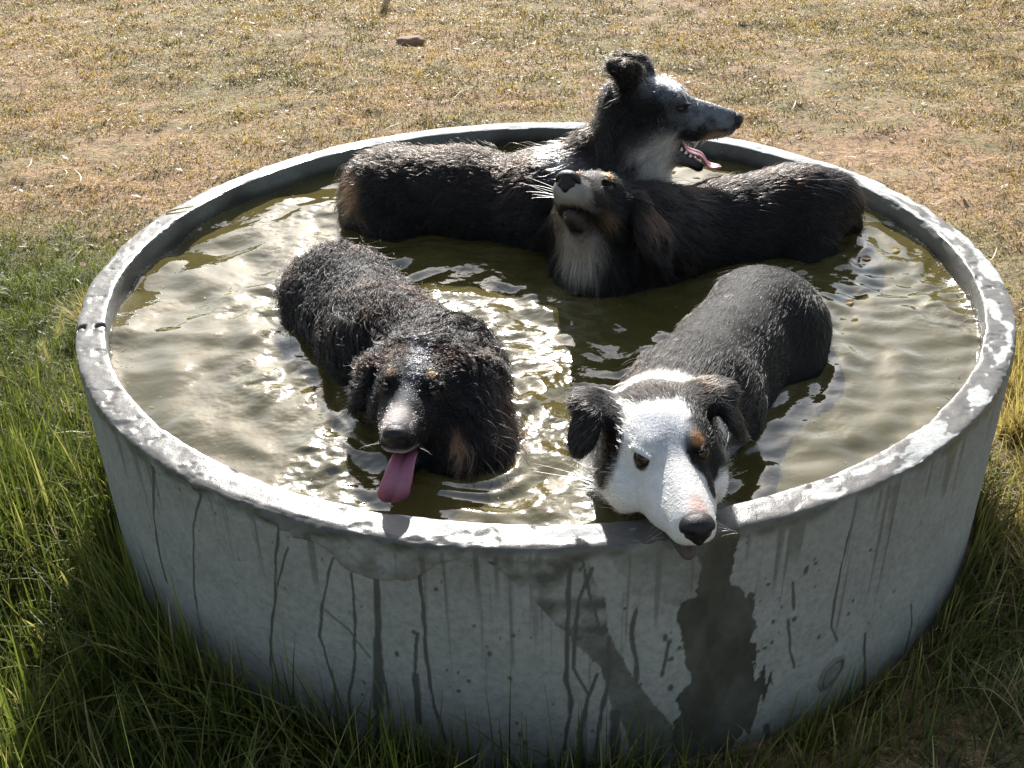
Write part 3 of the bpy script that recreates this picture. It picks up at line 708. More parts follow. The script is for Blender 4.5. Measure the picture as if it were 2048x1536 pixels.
    def build(s, h, nhair, seed, dens=1.0, lift=.35, curl=.0, clumpsz=.012, clump=.6, gravity=.3, width=.00032, lscale=1.0):
        V, F = build_sdf(s.prims, h); N = vert_normals(V, F)
        bw = sm(np.linalg.norm(V - s.pos, axis=1), .11 * s.s, .17 * s.s)
        V = V + N * (bw * (.006 * fbm(V * 10, 700 + seed) + .0025 * fbm(V * 27, 701 + seed)))[:, None]; N = vert_normals(V, F)
        loc = np.array([V[:, 0].mean(), V[:, 1].mean(), .03]); s.loc = loc
        C = s.colour(V, seed) * .75
        # mouth lining colour where the skin is bare inside the mouth
        for b in s.bare:
            if b[0] == 'rc':
                d = rc(b[1], b[2], b[3], b[4]).dist(V); wt = (1 - sm(d, -.001, .0035))[:, None]; C = C * (1 - wt) + np.array([.035, .014, .014]) * wt
            elif b[2] < .014 * s.s:
                d = np.linalg.norm(V - b[1], axis=-1); wt = (1 - sm(d, b[2] * .8, b[2] * 1.05))[:, None]; C = C * (1 - wt) + np.array([.02, .012, .01]) * wt
        s.o = mesh_obj('dog', V, F, [M_SKIN], loc=loc, attrs={'Col': C}); tag(s.o, s.label, 'dog')
        # hair roots
        r = np.random.RandomState(seed)
        tri = np.concatenate([F[:, [0, 1, 2]], F[:, [0, 2, 3]]])
        A = np.linalg.norm(np.cross(V[tri[:, 1]] - V[tri[:, 0]], V[tri[:, 2]] - V[tri[:, 0]]), axis=1)
        cen = V[tri].mean(1); A = A * (cen[:, 2] > ZW - .035)
        hd = np.linalg.norm(cen - s.pos, axis=1); A = A * (1 + 2.2 * (1 - sm(hd, .10 * s.s, .22 * s.s)))
        pick = r.choice(len(tri), nhair, p=A / A.sum()); u = r.rand(nhair, 1); v = r.rand(nhair, 1); f = u + v > 1; u = np.where(f, 1 - u, u); v = np.where(f, 1 - v, v)
        t = tri[pick]; P = V[t[:, 0]] * (1 - u - v) + V[t[:, 1]] * u + V[t[:, 2]] * v; Nn = nrm(N[t[:, 0]] * (1 - u - v) + N[t[:, 1]] * u + N[t[:, 2]] * v)
        keep = P[:, 2] > ZW - .03
        for b in s.bare:
            d = rc(b[1], b[2], b[3], b[4]).dist(P) if b[0] == 'rc' else np.linalg.norm(P - b[1], axis=-1) - b[2]
            keep &= d > 0
        P = P[keep]; Nn = Nn[keep]; n = len(P)
        cm = np.zeros((n, 3)); ln = np.zeros(n); ws = np.zeros(n)
        for p in s.prims:
            if p.op == '-' or p.comb is None: continue
            wt = p.wgt * np.exp(-np.maximum(p.dist(P), 0 if p.solid else -1) / .010) + 1e-9
            cm += wt[:, None] * p.comb; ln += wt * p.ln; ws += wt
        cm = nrm(cm / ws[:, None] + .10 * np.stack([fbm(P * 18, 501), fbm(P * 18, 502), fbm(P * 18, 503)], -1)); ln = ln / ws * lscale
        ln = ln * (.55 + .6 * r.rand(n)) * (1 + .3 * fbm(P * 25, 505))
        nw = sm(P[:, 2], ZW - .01, ZW + .06); ln = ln * (.45 + .55 * nw)
        gd = (r.rand(n) < .05).astype(float); ln = ln * (1 + .75 * gd)
        # clumps gather towards a lead strand
        cell = np.floor((P + .4 * clumpsz * np.stack([noise(P * 70, 511), noise(P * 70, 512), noise(P * 70, 513)], -1)) / (clumpsz * (.6 + ln[:, None] * 14))).astype(np.int64)
        key = cell[:, 0] * 73856093 ^ cell[:, 1] * 19349663 ^ cell[:, 2] * 83492791
        _, first, inv = np.unique(key, return_index=True, return_inverse=True); lead = first[inv.ravel()]
        kk = np.minimum(ln / .03, 1); rl = r.rand(n)[lead]; ln = ln * (1 - kk * .35 + kk * .8 * rl)
        ct = nrm(cm - Nn * np.sum(cm * Nn, 1, keepdims=True) + .05 * r.randn(n, 3))
        K = 6; T_ = np.linspace(0, 1, K)
        pts = np.zeros((n, K, 3)); pts[:, 0] = P - Nn * .001; lf = lift * (.35 + .5 * r.rand(n, 1) + .9 * (r.rand(n)[lead] ** 2)[:, None]) * (1 + .8 * gd[:, None])
        ph1 = r.rand(n, 1) * 6.28; ax2 = np.cross(ct, Nn)
        for j in range(1, K):
            t_ = T_[j]; dd = nrm(ct + Nn * (lf * (1.25 - 1.0 * t_)) + np.array([0, 0, -1.]) * gravity * t_ * np.minimum(ln / .04, 1.5)[:, None])
            pts[:, j] = pts[:, j - 1] + dd * (ln / (K - 1))[:, None]
        off = P - P[lead]
        cl = clump * (.5 + .5 * r.rand(n, 1)) * (1 - .55 * gd[:, None]) * np.minimum(ln / .012, 1)[:, None]
        curlv = r.rand(n)[lead][:, None] * 6.28
        for j in range(1, K):
            t_ = T_[j]; tgt = pts[lead, j] + off * .15
            pts[:, j] = pts[:, j] * (1 - cl * t_ ** .8) + tgt * cl * t_ ** .8
            if curl: pts[:, j] += (ax2[lead] * np.sin(curlv + t_ * 7) + Nn[lead] * np.cos(curlv + t_ * 7) * .7) * (curl * t_ * np.minimum(ln / .03, 1.3))[:, None]
            pts[:, j] += (ax2 * np.sin(ph1 + 5 * t_)) * (.03 * ln * t_)[:, None]
            low = (pts[:, j, 2] < ZW + .002) & (P[:, 2] > ZW - .004); pts[low, j, 2] = ZW + .002 + .0015 * t_
        C = s.colour(P, seed) * (.7 + .6 * r.rand(n, 1))
        cu = bpy.data.hair_curves.new('fur'); cu.add_curves([K] * n)
        cu.attributes['position'].data.foreach_set('vector', (pts - loc).astype(np.float32).ravel())
        rad = cu.attributes.get('radius') or cu.attributes.new('radius', 'FLOAT', 'POINT')
        rd = (width * (.7 + .6 * r.rand(n, 1)) * (1.0 - .75 * T_[None] ** 1.3)); rad.data.foreach_set('value', rd.astype(np.float32).ravel())
        ca = cu.attributes.new('Col', 'FLOAT_COLOR', 'CURVE'); ca.data.foreach_set('color', np.concatenate([np.clip(C, 0, .9), np.ones((n, 1))], 1).astype(np.float32).ravel())
        cu.materials.append(M_HAIR)
        fo = bpy.data.objects.new('fur', cu); col.objects.link(fo); fo.parent = s.o
        s.parts()
    def parts(s):
        # nose leather
        h = .0011 * s.s
        pr = [el((0, 0, 0), (.0125, .0150, .0118), k=.004), el((.004, 0, .003), (.0095, .0125, .008), k=.004), el((.003, 0, -.009), (.008, .005, .006), k=.004),
              rc((.014, .0075, -.001), (.004, .0135, -.0045), .0032, .0022, k=.002, op='-'), rc((.014, -.0075, -.001), (.004, -.0135, -.0045), .0032, .0022, k=.002, op='-'),
              rc((.016, 0, .002), (.013, 0, -.013), .0010, .0010, k=.001, op='-')]
        V, F = build_sdf(pr, .0009)
        V = (s.s * ((V * s.nose + np.array([.1455, 0, -.0085])) @ s.M.T)) + s.pos
        mesh_obj('nose', V - s.loc, F, [M_NOSE], parent=s.o)
        for q in (-1, 1):
            n1, n2 = 20, 28; R0 = .0119 - .0022 * s.squint; vs = []; ec = []
            gaze = nrm(np.array([.72, q * .52, .42])); a1 = nrm(np.cross(gaze, [0, 0, 1])); a2 = np.cross(a1, gaze)
            for i_ in range(n1 + 1):
                al = math.pi * i_ / n1
                for k_ in range(n2):
                    b = 2 * math.pi * k_ / n2; bul = 1 + .06 * math.exp(-(al / .5) ** 2)
                    vs.append(R0 * bul * (gaze * math.cos(al) + (a1 * math.cos(b) + a2 * math.sin(b)) * math.sin(al))); ec.append((min(1, al / 1.2), 0, 0))
            F = [(i_ * n2 + k_, i_ * n2 + (k_ + 1) % n2, (i_ + 1) * n2 + (k_ + 1) % n2, (i_ + 1) * n2 + k_) for i_ in range(n1) for k_ in range(n2)]
            V = np.array(vs) + np.array([.0435 - .001 * s.squint, q * .0288, .0160]); V = s.s * (V @ s.M.T) + s.pos
            mesh_obj('eye', V - s.loc, F, [M_EYE], parent=s.o, attrs={'eyeco': np.array(ec)})
    def tongue(s, path, wd, th=.0045):
        """path of head-local points, half-widths"""
        path = np.array(path, float); K = 36; u = np.linspace(0, len(path) - 1, K)
        i_ = np.clip(u.astype(int), 0, len(path) - 2); f = (u - i_)[:, None]
        pm = np.concatenate([[2 * path[0] - path[1]], path, [2 * path[-1] - path[-2]]])
        p0, p1, p2, p3 = pm[i_], pm[i_ + 1], pm[i_ + 2], pm[i_ + 3]
        c = .5 * ((2 * p1) + (-p0 + p2) * f + (2 * p0 - 5 * p1 + 4 * p2 - p3) * f ** 2 + (-p0 + 3 * p1 - 3 * p2 + p3) * f ** 3)
        w_ = np.interp(u, np.arange(len(wd)), wd); e = 1 - u / (len(path) - 1); w_ = w_ * np.sqrt(np.clip(1 - (1 - np.minimum(e / .22, 1)) ** 2, .001, 1))
        tg = nrm(np.gradient(c, axis=0)); sd = np.array([0, 1., 0]) + 0 * tg; nn = nrm(np.cross(tg, sd)); n2 = 20; vs = []
        for j in range(K):
            for k_ in range(n2):
                b = 2 * math.pi * k_ / n2; a_ = math.cos(b); z_ = math.sin(b)
                gr = -1.1 * math.exp(-(a_ / .16) ** 2) * (1 if z_ > 0 else -.2) + .5 * a_ * a_
                vs.append(c[j] + sd[j] * a_ * w_[j] + nn[j] * th * (z_ * min(1, w_[j] / .006) + gr * .9))
        F = [(j * n2 + k_, j * n2 + (k_ + 1) % n2, (j + 1) * n2 + (k_ + 1) % n2, (j + 1) * n2 + k_) for j in range(K - 1) for k_ in range(n2)]
        V = s.s * (np.array(vs) @ s.M.T) + s.pos
        m = len(V); V = np.concatenate([V, [V[-n2:].mean(0)]]); T3 = [(m - n2 + k_, m - n2 + (k_ + 1) % n2, m) for k_ in range(n2)]
        mesh_obj('tongue', V - s.loc, [np.array(F), np.array(T3)], [M_TONGUE], parent=s.o)
    def teeth(s, lst):
        for one in lst: s.tooth([one])
    def tooth(s, lst):
        """lst: (base, direction, length, radius) in head-local space"""
        vs = []; F = []
        for b, d, L, R0 in lst:
            b = np.array(b, float); d = nrm(np.array(d, float)); a1 = nrm(np.cross(d, [0.1, 1, 0])); a2 = np.cross(d, a1); o = len(vs); n2 = 10
            for t in (0, .35, .7, .92, 1.0):
                rr_ = R0 * (1 - t ** 1.8) * .98 + R0 * .02
                for k_ in range(n2): vs.append(b + d * L * t + (a1 * math.cos(k_ * .6283) + a2 * math.sin(k_ * .6283)) * rr_)
            F += [(o + j * n2 + k_, o + j * n2 + (k_ + 1) % n2, o + (j + 1) * n2 + (k_ + 1) % n2, o + (j + 1) * n2 + k_) for j in range(4) for k_ in range(n2)]
        V = s.s * (np.array(vs) @ s.M.T) + s.pos
        mesh_obj('tooth', V - s.loc, F, [M_TEETH], parent=s.o)
    def whiskers(s, lst, colr=(.75, .72, .68), wd=.00035):
        n = len(lst); K = 6; pts = np.zeros((n, K, 3))
        for i_, (b, d, L, dr) in enumerate(lst):
            b = np.array(b, float); d = nrm(np.array(d, float))
            for j in range(K):
                t = j / (K - 1); pts[i_, j] = s.W(b + d * L * t) + np.array([0, 0, -dr * t * t])
        cu = bpy.data.hair_curves.new('whiskers'); cu.add_curves([K] * n)
        cu.attributes['position'].data.foreach_set('vector', (pts - s.loc).astype(np.float32).ravel())
        rad = cu.attributes.get('radius') or cu.attributes.new('radius', 'FLOAT', 'POINT')
        rad.data.foreach_set('value', np.tile(wd * (1 - .8 * np.linspace(0, 1, K)), n).astype(np.float32))
        ca = cu.attributes.new('Col', 'FLOAT_COLOR', 'CURVE'); ca.data.foreach_set('color', np.tile(np.array([*colr, 1], np.float32), n))
        cu.materials.append(M_HAIR); o = bpy.data.objects.new('whiskers', cu); col.objects.link(o); o.parent = s.o

HQ = 1.0
NH = int(90000 * HQ)
# --- dog with the white face, its muzzle over the near rim
d = Dog('black and white dog with a white face resting its muzzle over the near rim', (.158, -.728, .497), (-82, -6, 1), 1.20, 6, (.0075, .0066, .0062), 1.2)
d.head(fl=.009, mw=.94, hw=1.15)
for q in (-1, 1):
    d.hel((.058, q * .019, -.022), (.040, .014, .019), k=.02, ln=.008, comb=(-.9, q * .4, -.4))
    d.hel((.018, q * .046, -.030), (.040, .018, .026), k=.022, ln=.016, comb=(-.8, q * .6, -.4))
for q in (-1, 1):
    d.hel((-.036, q * .062, .040), (.034, .030, .010), x=(-.1, q * .9, .22), n=(.3, -q * .2, .9), k=.012, ln=.012, comb=(-.3, q * .8, 0))
    d.hel((-.014, q * .082, .026), (.031, .028, .0065), x=(.50, q * .28, -.78), n=(.35, q * .80, .35), k=.009, ln=.013, comb=(.3, q * .4, -.8))
    d.hel((-.03, q * .055, -.04), (.05, .03, .04), solid=False, ln=.040, comb=(-.35, q * .8, -.45), wgt=1.2)
d.rc((.157, -.675, .480), (.185, -.585, .450), .058, .072, k=.04, ln=.036)
d.rc((.185, -.585, .44), (.232, -.49, .41), .076, .098, k=.05, ln=.024)
d.rc((.150, -.63, .40), (.165, -.64, .34), .078, .075, comb=(0, -.2, -1), k=.05, ln=.035)
d.rc((.232, -.49, .408), (.298, -.365, .400), .099, .089, k=.05, ln=.013)
d.rc((.298, -.365, .400), (.385, -.222, .408), .089, .106, k=.05, ln=.013)
d.rc((.43, -.26, .41), (.425, -.32, .35), .062, .058, comb=(0, -.2, -1), k=.05, ln=.012)
d.rc((.40, -.19, .40), (.435, -.15, .33), .05, .02, comb=(.3, .3, -1), k=.04, ln=.03)
d.legs(((.39, -.225, .38), (.8, .55), (-.55, .8)[::1] and (-.55, -.83)), ((.19, -.53, .38), (.95, .3), (-.2, -.98)))
d.spot((.03, 0, -.01), (.17, .10, .085), WHITE, soft=.1, nz=.1)
d.spot((-.085, .0, -.03), (.052, .10, .11), WHITE, soft=.12, nz=.14)
d.spot((.15, -.66, .36), (.14, .14, .13), WHITE, local=False)
d.spot((-.030, -.090, .010), (.076, .0575, .078), BLACK, soft=.07, nz=.12)
d.spot((-.010, .078, .022), (.070, .056, .060), BLACK, soft=.07, nz=.12)
d.spot((.044, .036, .020), (.042, .0275, .036), BLACK, soft=.08, nz=.12)
d.spot((.068, .031, -.006), (.030, .012, .014), BLACK, soft=.1, nz=.15)
d.spot((-.044, .010, .050), (.032, .058, .030), DARK, soft=.15, nz=.3)
d.spot((.050, .0265, .039), (.0095, .0085, .0105), TAN, soft=.35, nz=.3)
d.spot((-.03, -.125, .02), (.05, .03, .06), BLACK, soft=.3)
d.spot((-.03, .120, .02), (.05, .03, .06), DARK, soft=.3)
d.spot((.030, -.010, .042), (.030, .028, .02), (.42, .43, .45), soft=.5)  # bluish grey shading painted onto the white forehead
d.spot((.054, -.037, .016), (.013, .008, .0085), (.03, .02, .018), soft=.25, nz=.1)
d.spot((.12, 0, -.040), (.036, .030, .0045), (.04, .03, .03), soft=.3, nz=.1)
d.spot((.134, .003, .006), (.016, .010, .012), PINK, soft=.6, nz=.4)
d.spot((.105, .0, -.058), (.05, .022, .012), (.10, .08, .07), soft=.3)
d.build(.0042, int(110000 * HQ), 11, lift=.20, clump=.85, clumpsz=.012, gravity=.25)
d.whiskers([((.10 + .009 * k, q * .028, -.030), (.3 + .2 * (k % 3), q, -.5 + .3 * k), .012 + .006 * (k % 3), .004) for k in range(5) for q in (-1, 1)], wd=.00016)

# --- front left dog with its tongue out
a = Dog('soaked black dog with grey muzzle and long pink tongue hanging out, at the near left', (-.190, -.520, .458), (-92.5, -15, -4), 1.16, 26, (.0045, .0041, .0041), 1.05)
a.head(fl=.009, squint=.35, mw=.78)
for q in (-1, 1):
    a.hel((-.036, q * .054, .026), (.024, .024, .012), x=(-.3, q * .9, .0), n=(.3, -q * .2, .9), k=.012, ln=.022, comb=(-.5, q * .6, -.5))
    a.hel((-.020, q * .073, .000), (.040, .026, .008), x=(.05, q * .28, -.95), n=(.45, q * .85, .2), k=.007, ln=.020, comb=(-.1, q * .3, -.95))
a.hel((-.03, .055, -.06), (.05, .04, .06), solid=False, ln=.045, comb=(-.2, .6, -.8), wgt=1.3)
a.hel((-.03, -.05, -.05), (.04, .03, .05), solid=False, ln=.030, comb=(-.5, -.3, -.8), wgt=1.0)
a.rc((-.180, -.455, .458), (-.155, -.40, .43), .054, .078, k=.04, ln=.040)
a.rc((-.140, -.49, .42), (-.112, -.565, .37), .066, .068, comb=(.3, -.2, -1), k=.05, ln=.055)
a.rc((-.150, -.42, .41), (-.262, -.288, .405), .088, .092, k=.05, ln=.034)
a.rc((-.262, -.288, .405), (-.370, -.095, .395), .094, .108, k=.05, ln=.032)
a.rc((-.40, -.05, .395), (-.46, .02, .385), .045, .026, comb=(-.5, .5, -.1), k=.04, ln=.055)
a.legs(((-.37, -.10, .37), (.87, .5), (.5, -.87)), ((-.15, -.47, .38), (.87, .45), (.3, -.9)))
a.spot((.075, 0, .004), (.09, .011, .05), (.035, .038, .045), soft=.5)
a.spot((.122, -.004, 0), (.036, .020, .018), (.50, .43, .40), soft=.35)  # pale muzzle marking, with its sunlit patch painted in
a.spot((.13, 0, -.034), (.030, .024, .008), (.45, .42, .40), soft=.4)
a.spot((.0, .004, .045), (.04, .013, .03), (.05, .05, .055), soft=.6, nz=.8)
a.spot((.046, -.026, .040), (.009, .007, .008), (.11, .06, .03), soft=.5)
a.spot((.046, .026, .040), (.008, .007, .007), (.07, .04, .02), soft=.5)
a.spot((-.126, -.622, .430), (.013, .030, .024), (.24, .135, .08), local=False, soft=.35)
a.spot((-.035, .095, -.02), (.03, .02, .04), (.035, .020, .014), soft=.5)
a.spot((-.02, .07, -.085), (.04, .03, .03), (.22, .20, .18), soft=.5)
a.spot((-.02, -.06, -.07), (.04, .025, .03), (.16, .12, .09), soft=.5)
a.spot((.105, .0, -.06), (.05, .022, .02), (.10, .09, .09), soft=.3)
a.build(.0046, int(62000 * HQ), 12, lift=.36, curl=.009, clump=1.0, clumpsz=.020, gravity=.55, width=.00044)
jp = a.jawp
a.tongue([(.075, .005, -.056), (.100, .006, -.050), (.122, .005, -.054), (.136, .003, -.068), (.140, -.001, -.084), (.135, -.006, -.098)], [.013, .0145, .0160, .0180, .0195, .0175], .0042)
a.whiskers([((.11 + .008 * k, q * .022, -.028), (.3 + .3 * (k % 3), q, -.5 + .33 * k), .016 + .006 * (k % 3), .006) for k in range(3) for q in (-1, 1)], (.10, .09, .08), .00014)

# --- middle dog lifting its muzzle
b = Dog('black dog with tan brows and white throat lifting its muzzle towards the sky', (.106, .030, .530), (-113, -38, 4), 1.19, 3, (.0060, .0052, .0048), 1.3)
b.head(fl=.011, squint=.6, hw=1.12)
for q in (-1, 1):
    b.hel((-.040, q * .055, .030), (.030, .026, .012), x=(-.5, q * .7, .1), n=(.1, -q * .2, .9), k=.012, ln=.03, comb=(-.8, q * .5, -.3))
    b.hel((-.068, q * .082, .000), (.050, .028, .0085), x=(-.60, q * .45, -.7), n=(.0, q * .95, .3), k=.010, ln=.040, comb=(-.6, q * .3, -.8))
    b.hel((-.02, q * .05, -.05), (.04, .03, .04), solid=False, ln=.032, comb=(-.6, q * .6, -.5), wgt=1.0)
b.prims.append(el((.207, -.038, .502), (.058, .036, .009), (.048, -.035, -.09), (.55, -.80, .25), comb=nrm(np.array([.06, -.05, -.09])), k=.006, ln=.020))
b.prims.append(el((.182, -.002, .548), (.026, .026, .014), (.4, -.5, -.5), (.55, -.80, .25), comb=nrm(np.array([.08, -.02, -.04])), k=.012, ln=.022))
b.spot((.220, -.045, .535), (.030, .03, .030), (.085, .045, .030), local=False, soft=.6, nz=.6)
b.spot((.258, -.06, .455), (.016, .02, .02), (.06, .03, .02), local=False, soft=.6, nz=.6)
b.rc((.112, .065, .505), (.150, .092, .455), .056, .080, k=.04, ln=.032)
b.rc((.100, .015, .47), (.115, .02, .395), .048, .080, comb=(-.1, -.25, -1), k=.05, ln=.045)
b.rc((.133, .058, .41), (.229, .092, .425), .100, .104, comb=(.6, .2, -.5), k=.05, ln=.028)
b.rc((.229, .092, .422), (.37, .174, .412), .100, .096, comb=(.8, .4, -.4), k=.05, ln=.020)
b.rc((.37, .174, .412), (.520, .198, .432), .096, .108, comb=(.9, .15, -.4), k=.05, ln=.022)
b.prims.append(el((.60, .205, .47), (.060, .055, .050), (1, .2, -.4), comb=nrm(np.array([.8, 0, -.6])), k=.04, ln=.026))
b.rc((.60, .23, .43), (.660, .250, .37), .05, .03, comb=(.6, .2, -.8), k=.04, ln=.04)
b.legs(((.53, .198, .40), (-.13, 1), (-1, -.13)), ((.18, .075, .40), (-.35, .95), (-.93, -.35)))
b.spot((.105, 0, -.035), (.055, .034, .020), (.15, .125, .11), soft=.4, nz=.6)
b.spot((.13, 0, -.016), (.035, .028, .026), (.36, .33, .30), soft=.35)
b.spot((.125, 0, -.001), (.05, .016, .010), BLACK, soft=.3)
b.spot((.09, 0, .014), (.07, .018, .016), BLACK, soft=.3)
b.spot((.085, 0, -.041), (.055, .045, .0045), (.012, .009, .008), soft=.25, nz=.15)
b.spot((.10, 0, -.052), (.05, .03, .010), (.07, .055, .05), soft=.4)
b.spot((.047, -.027, .040), (.012, .010, .010), TAN, soft=.3)
b.spot((.047, .027, .040), (.012, .010, .010), TAN, soft=.3)
b.spot((.045, .038, -.036), (.026, .012, .014), (.10, .065, .04), soft=.7)
b.spot((.04, -.038, -.034), (.026, .014, .014), (.20, .145, .10), soft=.7)
b.spot((.068, -.055, .472), (.046, .062, .046), (.36, .31, .26), local=False, soft=.45, nz=.5)

b.build(.0044, int(80000 * HQ), 13, lift=.30, clump=.85, clumpsz=.016, gravity=.45, width=.00036)
b.whiskers([((.112 + .006 * k, -.024, -.024 + .002 * k), (.25 - .06 * (k % 2), -1, .05 + .06 * k), .040 + .009 * (k % 3), .003 + .004 * (k % 2)) for k in range(5)] + [((.118, -.024, -.026), (.5, -1, -.1), .038, .006), ((.112, -.025, -.022), (.0, -1, .22), .044, -.004)], wd=.00022)

# --- far dog in profile
c = Dog('grey and black merle dog in profile at the back, head high and mouth open', (.228, .25, .645), (-4, 4, 2), 1.14, 31, (.010, .0085, .0075))
c.head(fl=.014, squint=.55, mw=.94)
for q in (-1, 1):
    e0 = .018 if q > 0 else 0
    c.hel((-.040 + e0, q * .036, .058 - e0 * .5), (.036, .030, .008), x=(-.35, q * .25, .9), n=(.6, q * .75, .2), k=.010, ln=.024, comb=(-.45, q * .2, .7))
    c.hel((-.062 + e0, q * .044, .078 - e0 * .6), (.024, .020, .007), x=(-.8, q * .2, .35), n=(.4, q * .7, .6), k=.008, ln=.022, comb=(-.8, q * .2, .1))
    c.hel((-.05, q * .045, -.02), (.05, .04, .05), solid=False, ln=.036, comb=(-.85, q * .3, -.4), wgt=1.2)
c.hel((.088, 0, -.027), (.046, .018, .013), k=.012, ln=.008)
c.rc((.192, .25, .615), (.130, .245, .52), .056, .070, comb=(-.5, 0, -.9), k=.04, ln=.038)
c.rc((.125, .245, .52), (.04, .235, .455), .080, .098, comb=(-.9, 0, -.4), k=.05, ln=.034)
c.rc((.215, .255, .585), (.200, .28, .40), .046, .085, comb=(.1, -.1, -1), k=.05, ln=.040)
c.rc((.158, .306, .42), (.022, .25, .44), .085, .100, comb=(-.8, 0, -.6), k=.05, ln=.03)
c.rc((.022, .24, .437), (-.161, .315, .435), .100, .100, comb=(-.9, .1, -.5), k=.05, ln=.024)
c.rc((-.161, .315, .432), (-.314, .325, .440), .098, .106, comb=(-.9, 0, -.5), k=.05, ln=.028)
c.rc((-.36, .32, .45), (-.405, .315, .37), .055, .035, comb=(-.4, 0, -1), k=.04, ln=.045)
c.legs(((-.31, .325, .41), (0, 1), (1, 0)), ((.06, .26, .41), (-.2, 1), (1, .1)))
c.spot((.02, 0, .01), (.075, .052, .05), (.085, .09, .10), soft=.5, nz=1.1)
c.spot((.10, 0, -.005), (.055, .032, .030), (.17, .18, .195), soft=.5, nz=1.2)
c.spot((.052, -.036, .018), (.016, .012, .008), BLACK, soft=.3)
c.spot((.0, -.05, .01), (.03, .02, .03), BLACK, soft=.4, nz=.5)
c.spot((.035, 0, .048), (.026, .022, .012), (.45, .45, .46), soft=.5, nz=.6)
c.spot((.105, -.02, -.028), (.035, .012, .010), (.28, .17, .11), soft=.4)
c.spot((.012, -.03, -.046), (.046, .045, .026), (.50, .47, .43), soft=.5, nz=.9)
c.spot((.07, 0, -.075), (.06, .03, .02), (.12, .11, .11), soft=.4)
c.spot((.24, .26, .50), (.045, .10, .10), (.42, .39, .35), local=False, soft=.3)
c.spot((.15, .23, .50), (.06, .10, .06), (.16, .155, .155), local=False, soft=.5, nz=.6)
c.spot((.085, .23, .545), (.06, .06, .03), (.30, .28, .27), local=False, soft=.5, nz=.5)
c.spot((-.055, -.04, .02), (.035, .03, .05), BLACK, soft=.3)
c.spot((-.395, .26, .47), (.018, .05, .035), (.20, .10, .05), local=False, soft=.5)
c.build(.0044, int(85000 * HQ), 14, lift=.36, curl=.005, clump=.9, clumpsz=.017, gravity=.4, width=.00036)
jp = c.jawp
c.tongue([(.055, 0, -.045), jp((.08, 0, -.034)), jp((.108, -.001, -.028)), jp((.130, -.004, -.034)), (.135, -.008, -.094)], [.011, .014, .015, .016, .012], .0032)
c.teeth([((.055 + .011 * k, q * (.021 - .0008 * k), -.036 + .0015 * k), (0.05, 0, -1), .008 - .001 * abs(k - 1), .0038) for k in range(4) for q in (-1, 1)] +
        [((.118, q * .0145, -.030), (.15, 0, -1), .013, .0032) for q in (-1, 1)] + [(jp((.06 + .010 * k, q * .014, -.037)), (0.1, 0, 1), .006, .0032) for k in range(4) for q in (-1, 1)])
c.whiskers([((.12 + .006 * k, -.02, -.024), (.45, -.8, -.1 + .1 * k), .035, .006) for k in range(3)])

# ------------------------------------------------------------------ small things
def debris():
    r = np.random.RandomState(33); n = 420; a = r.rand(n) * 6.283; q = np.where(r.rand(n) < .55, RI - .006 - .03 * r.rand(n) ** 2, RI * np.sqrt(r.rand(n)) * .97)
    x = q * np.cos(a); y = q * np.sin(a); z = ZW + wave(x, y) + .0012; L = .0015 + .006 * r.rand(n) ** 2; W = .0004 + .0008 * r.rand(n); t = r.rand(n) * 6.283
    d = np.stack([np.cos(t), np.sin(t), 0 * t], -1) * L[:, None]; e = np.stack([-np.sin(t), np.cos(t), 0 * t], -1) * W[:, None]; c = np.stack([x, y, z], -1); u = np.array([0, 0, .0007])
    V = np.stack([c - d, c - e + u, c + d, c + e + u], 1).reshape(-1, 3); F = np.arange(4 * n).reshape(n, 4)
    co = np.array([(.30, .20, .09), (.10, .07, .035), (.45, .36, .16), (.07, .09, .03)])[r.randint(0, 4, n)]
    tag(mesh_obj('floating_debris', V, F, [M_STRAW], attrs={'Col': np.repeat(co, 4, 0)}), kind='stuff')
debris()
def leaf(x_, y_, rot, label, colr, L=.02):
    n = 9; vs = []; 
    for i_ in range(n):
        t = i_ / (n - 1); w_ = L * .28 * math.sin(math.pi * t ** .8) + .0003
        for q in (-1, 0, 1): vs.append((L * (t - .5), q * w_, .0012 + .0025 * abs(q) * math.sin(3 * t) - .0006 * (q == 0)))
    for i_ in range(3): vs.append((L * (.5 + .06 * i_), .0004 * (i_ - 1), .001))
    F = [(i_ * 3 + q, i_ * 3 + 3 + q, i_ * 3 + 4 + q, i_ * 3 + 1 + q) for i_ in range(n - 1) for q in (0, 1)]
    V = np.array(vs); ca, sa = math.cos(rot), math.sin(rot); V = np.stack([V[:, 0] * ca - V[:, 1] * sa, V[:, 0] * sa + V[:, 1] * ca, V[:, 2]], -1)
    z0 = ZW + float(wave(np.array([x_]), np.array([y_]))[0]) + .0015
    o = mesh_obj('leaf', V, F, [M_STRAW], attrs={'Col': np.tile(np.array(colr), (len(V), 1))}); o.location = (x_, y_, z0)
    tag(o, label, 'leaf', group='leaves floating in the trough')
leaf(.723, .135, .3, 'yellow leaf afloat closest to the inner wall at the right of the black rump', (.50, .36, .05))
leaf(.655, .100, -.2, 'tan leaf afloat just off the rump of the dog with the raised muzzle', (.42, .22, .08), .018)
leaf(.640, .098, 1.1, 'small brown leaf fragment touching the tan leaf beside the black rump', (.30, .15, .06), .011)
leaf(.573, -.099, .5, 'tan leaf afloat alone in the open water right of the white-faced dog', (.40, .24, .08), .020)
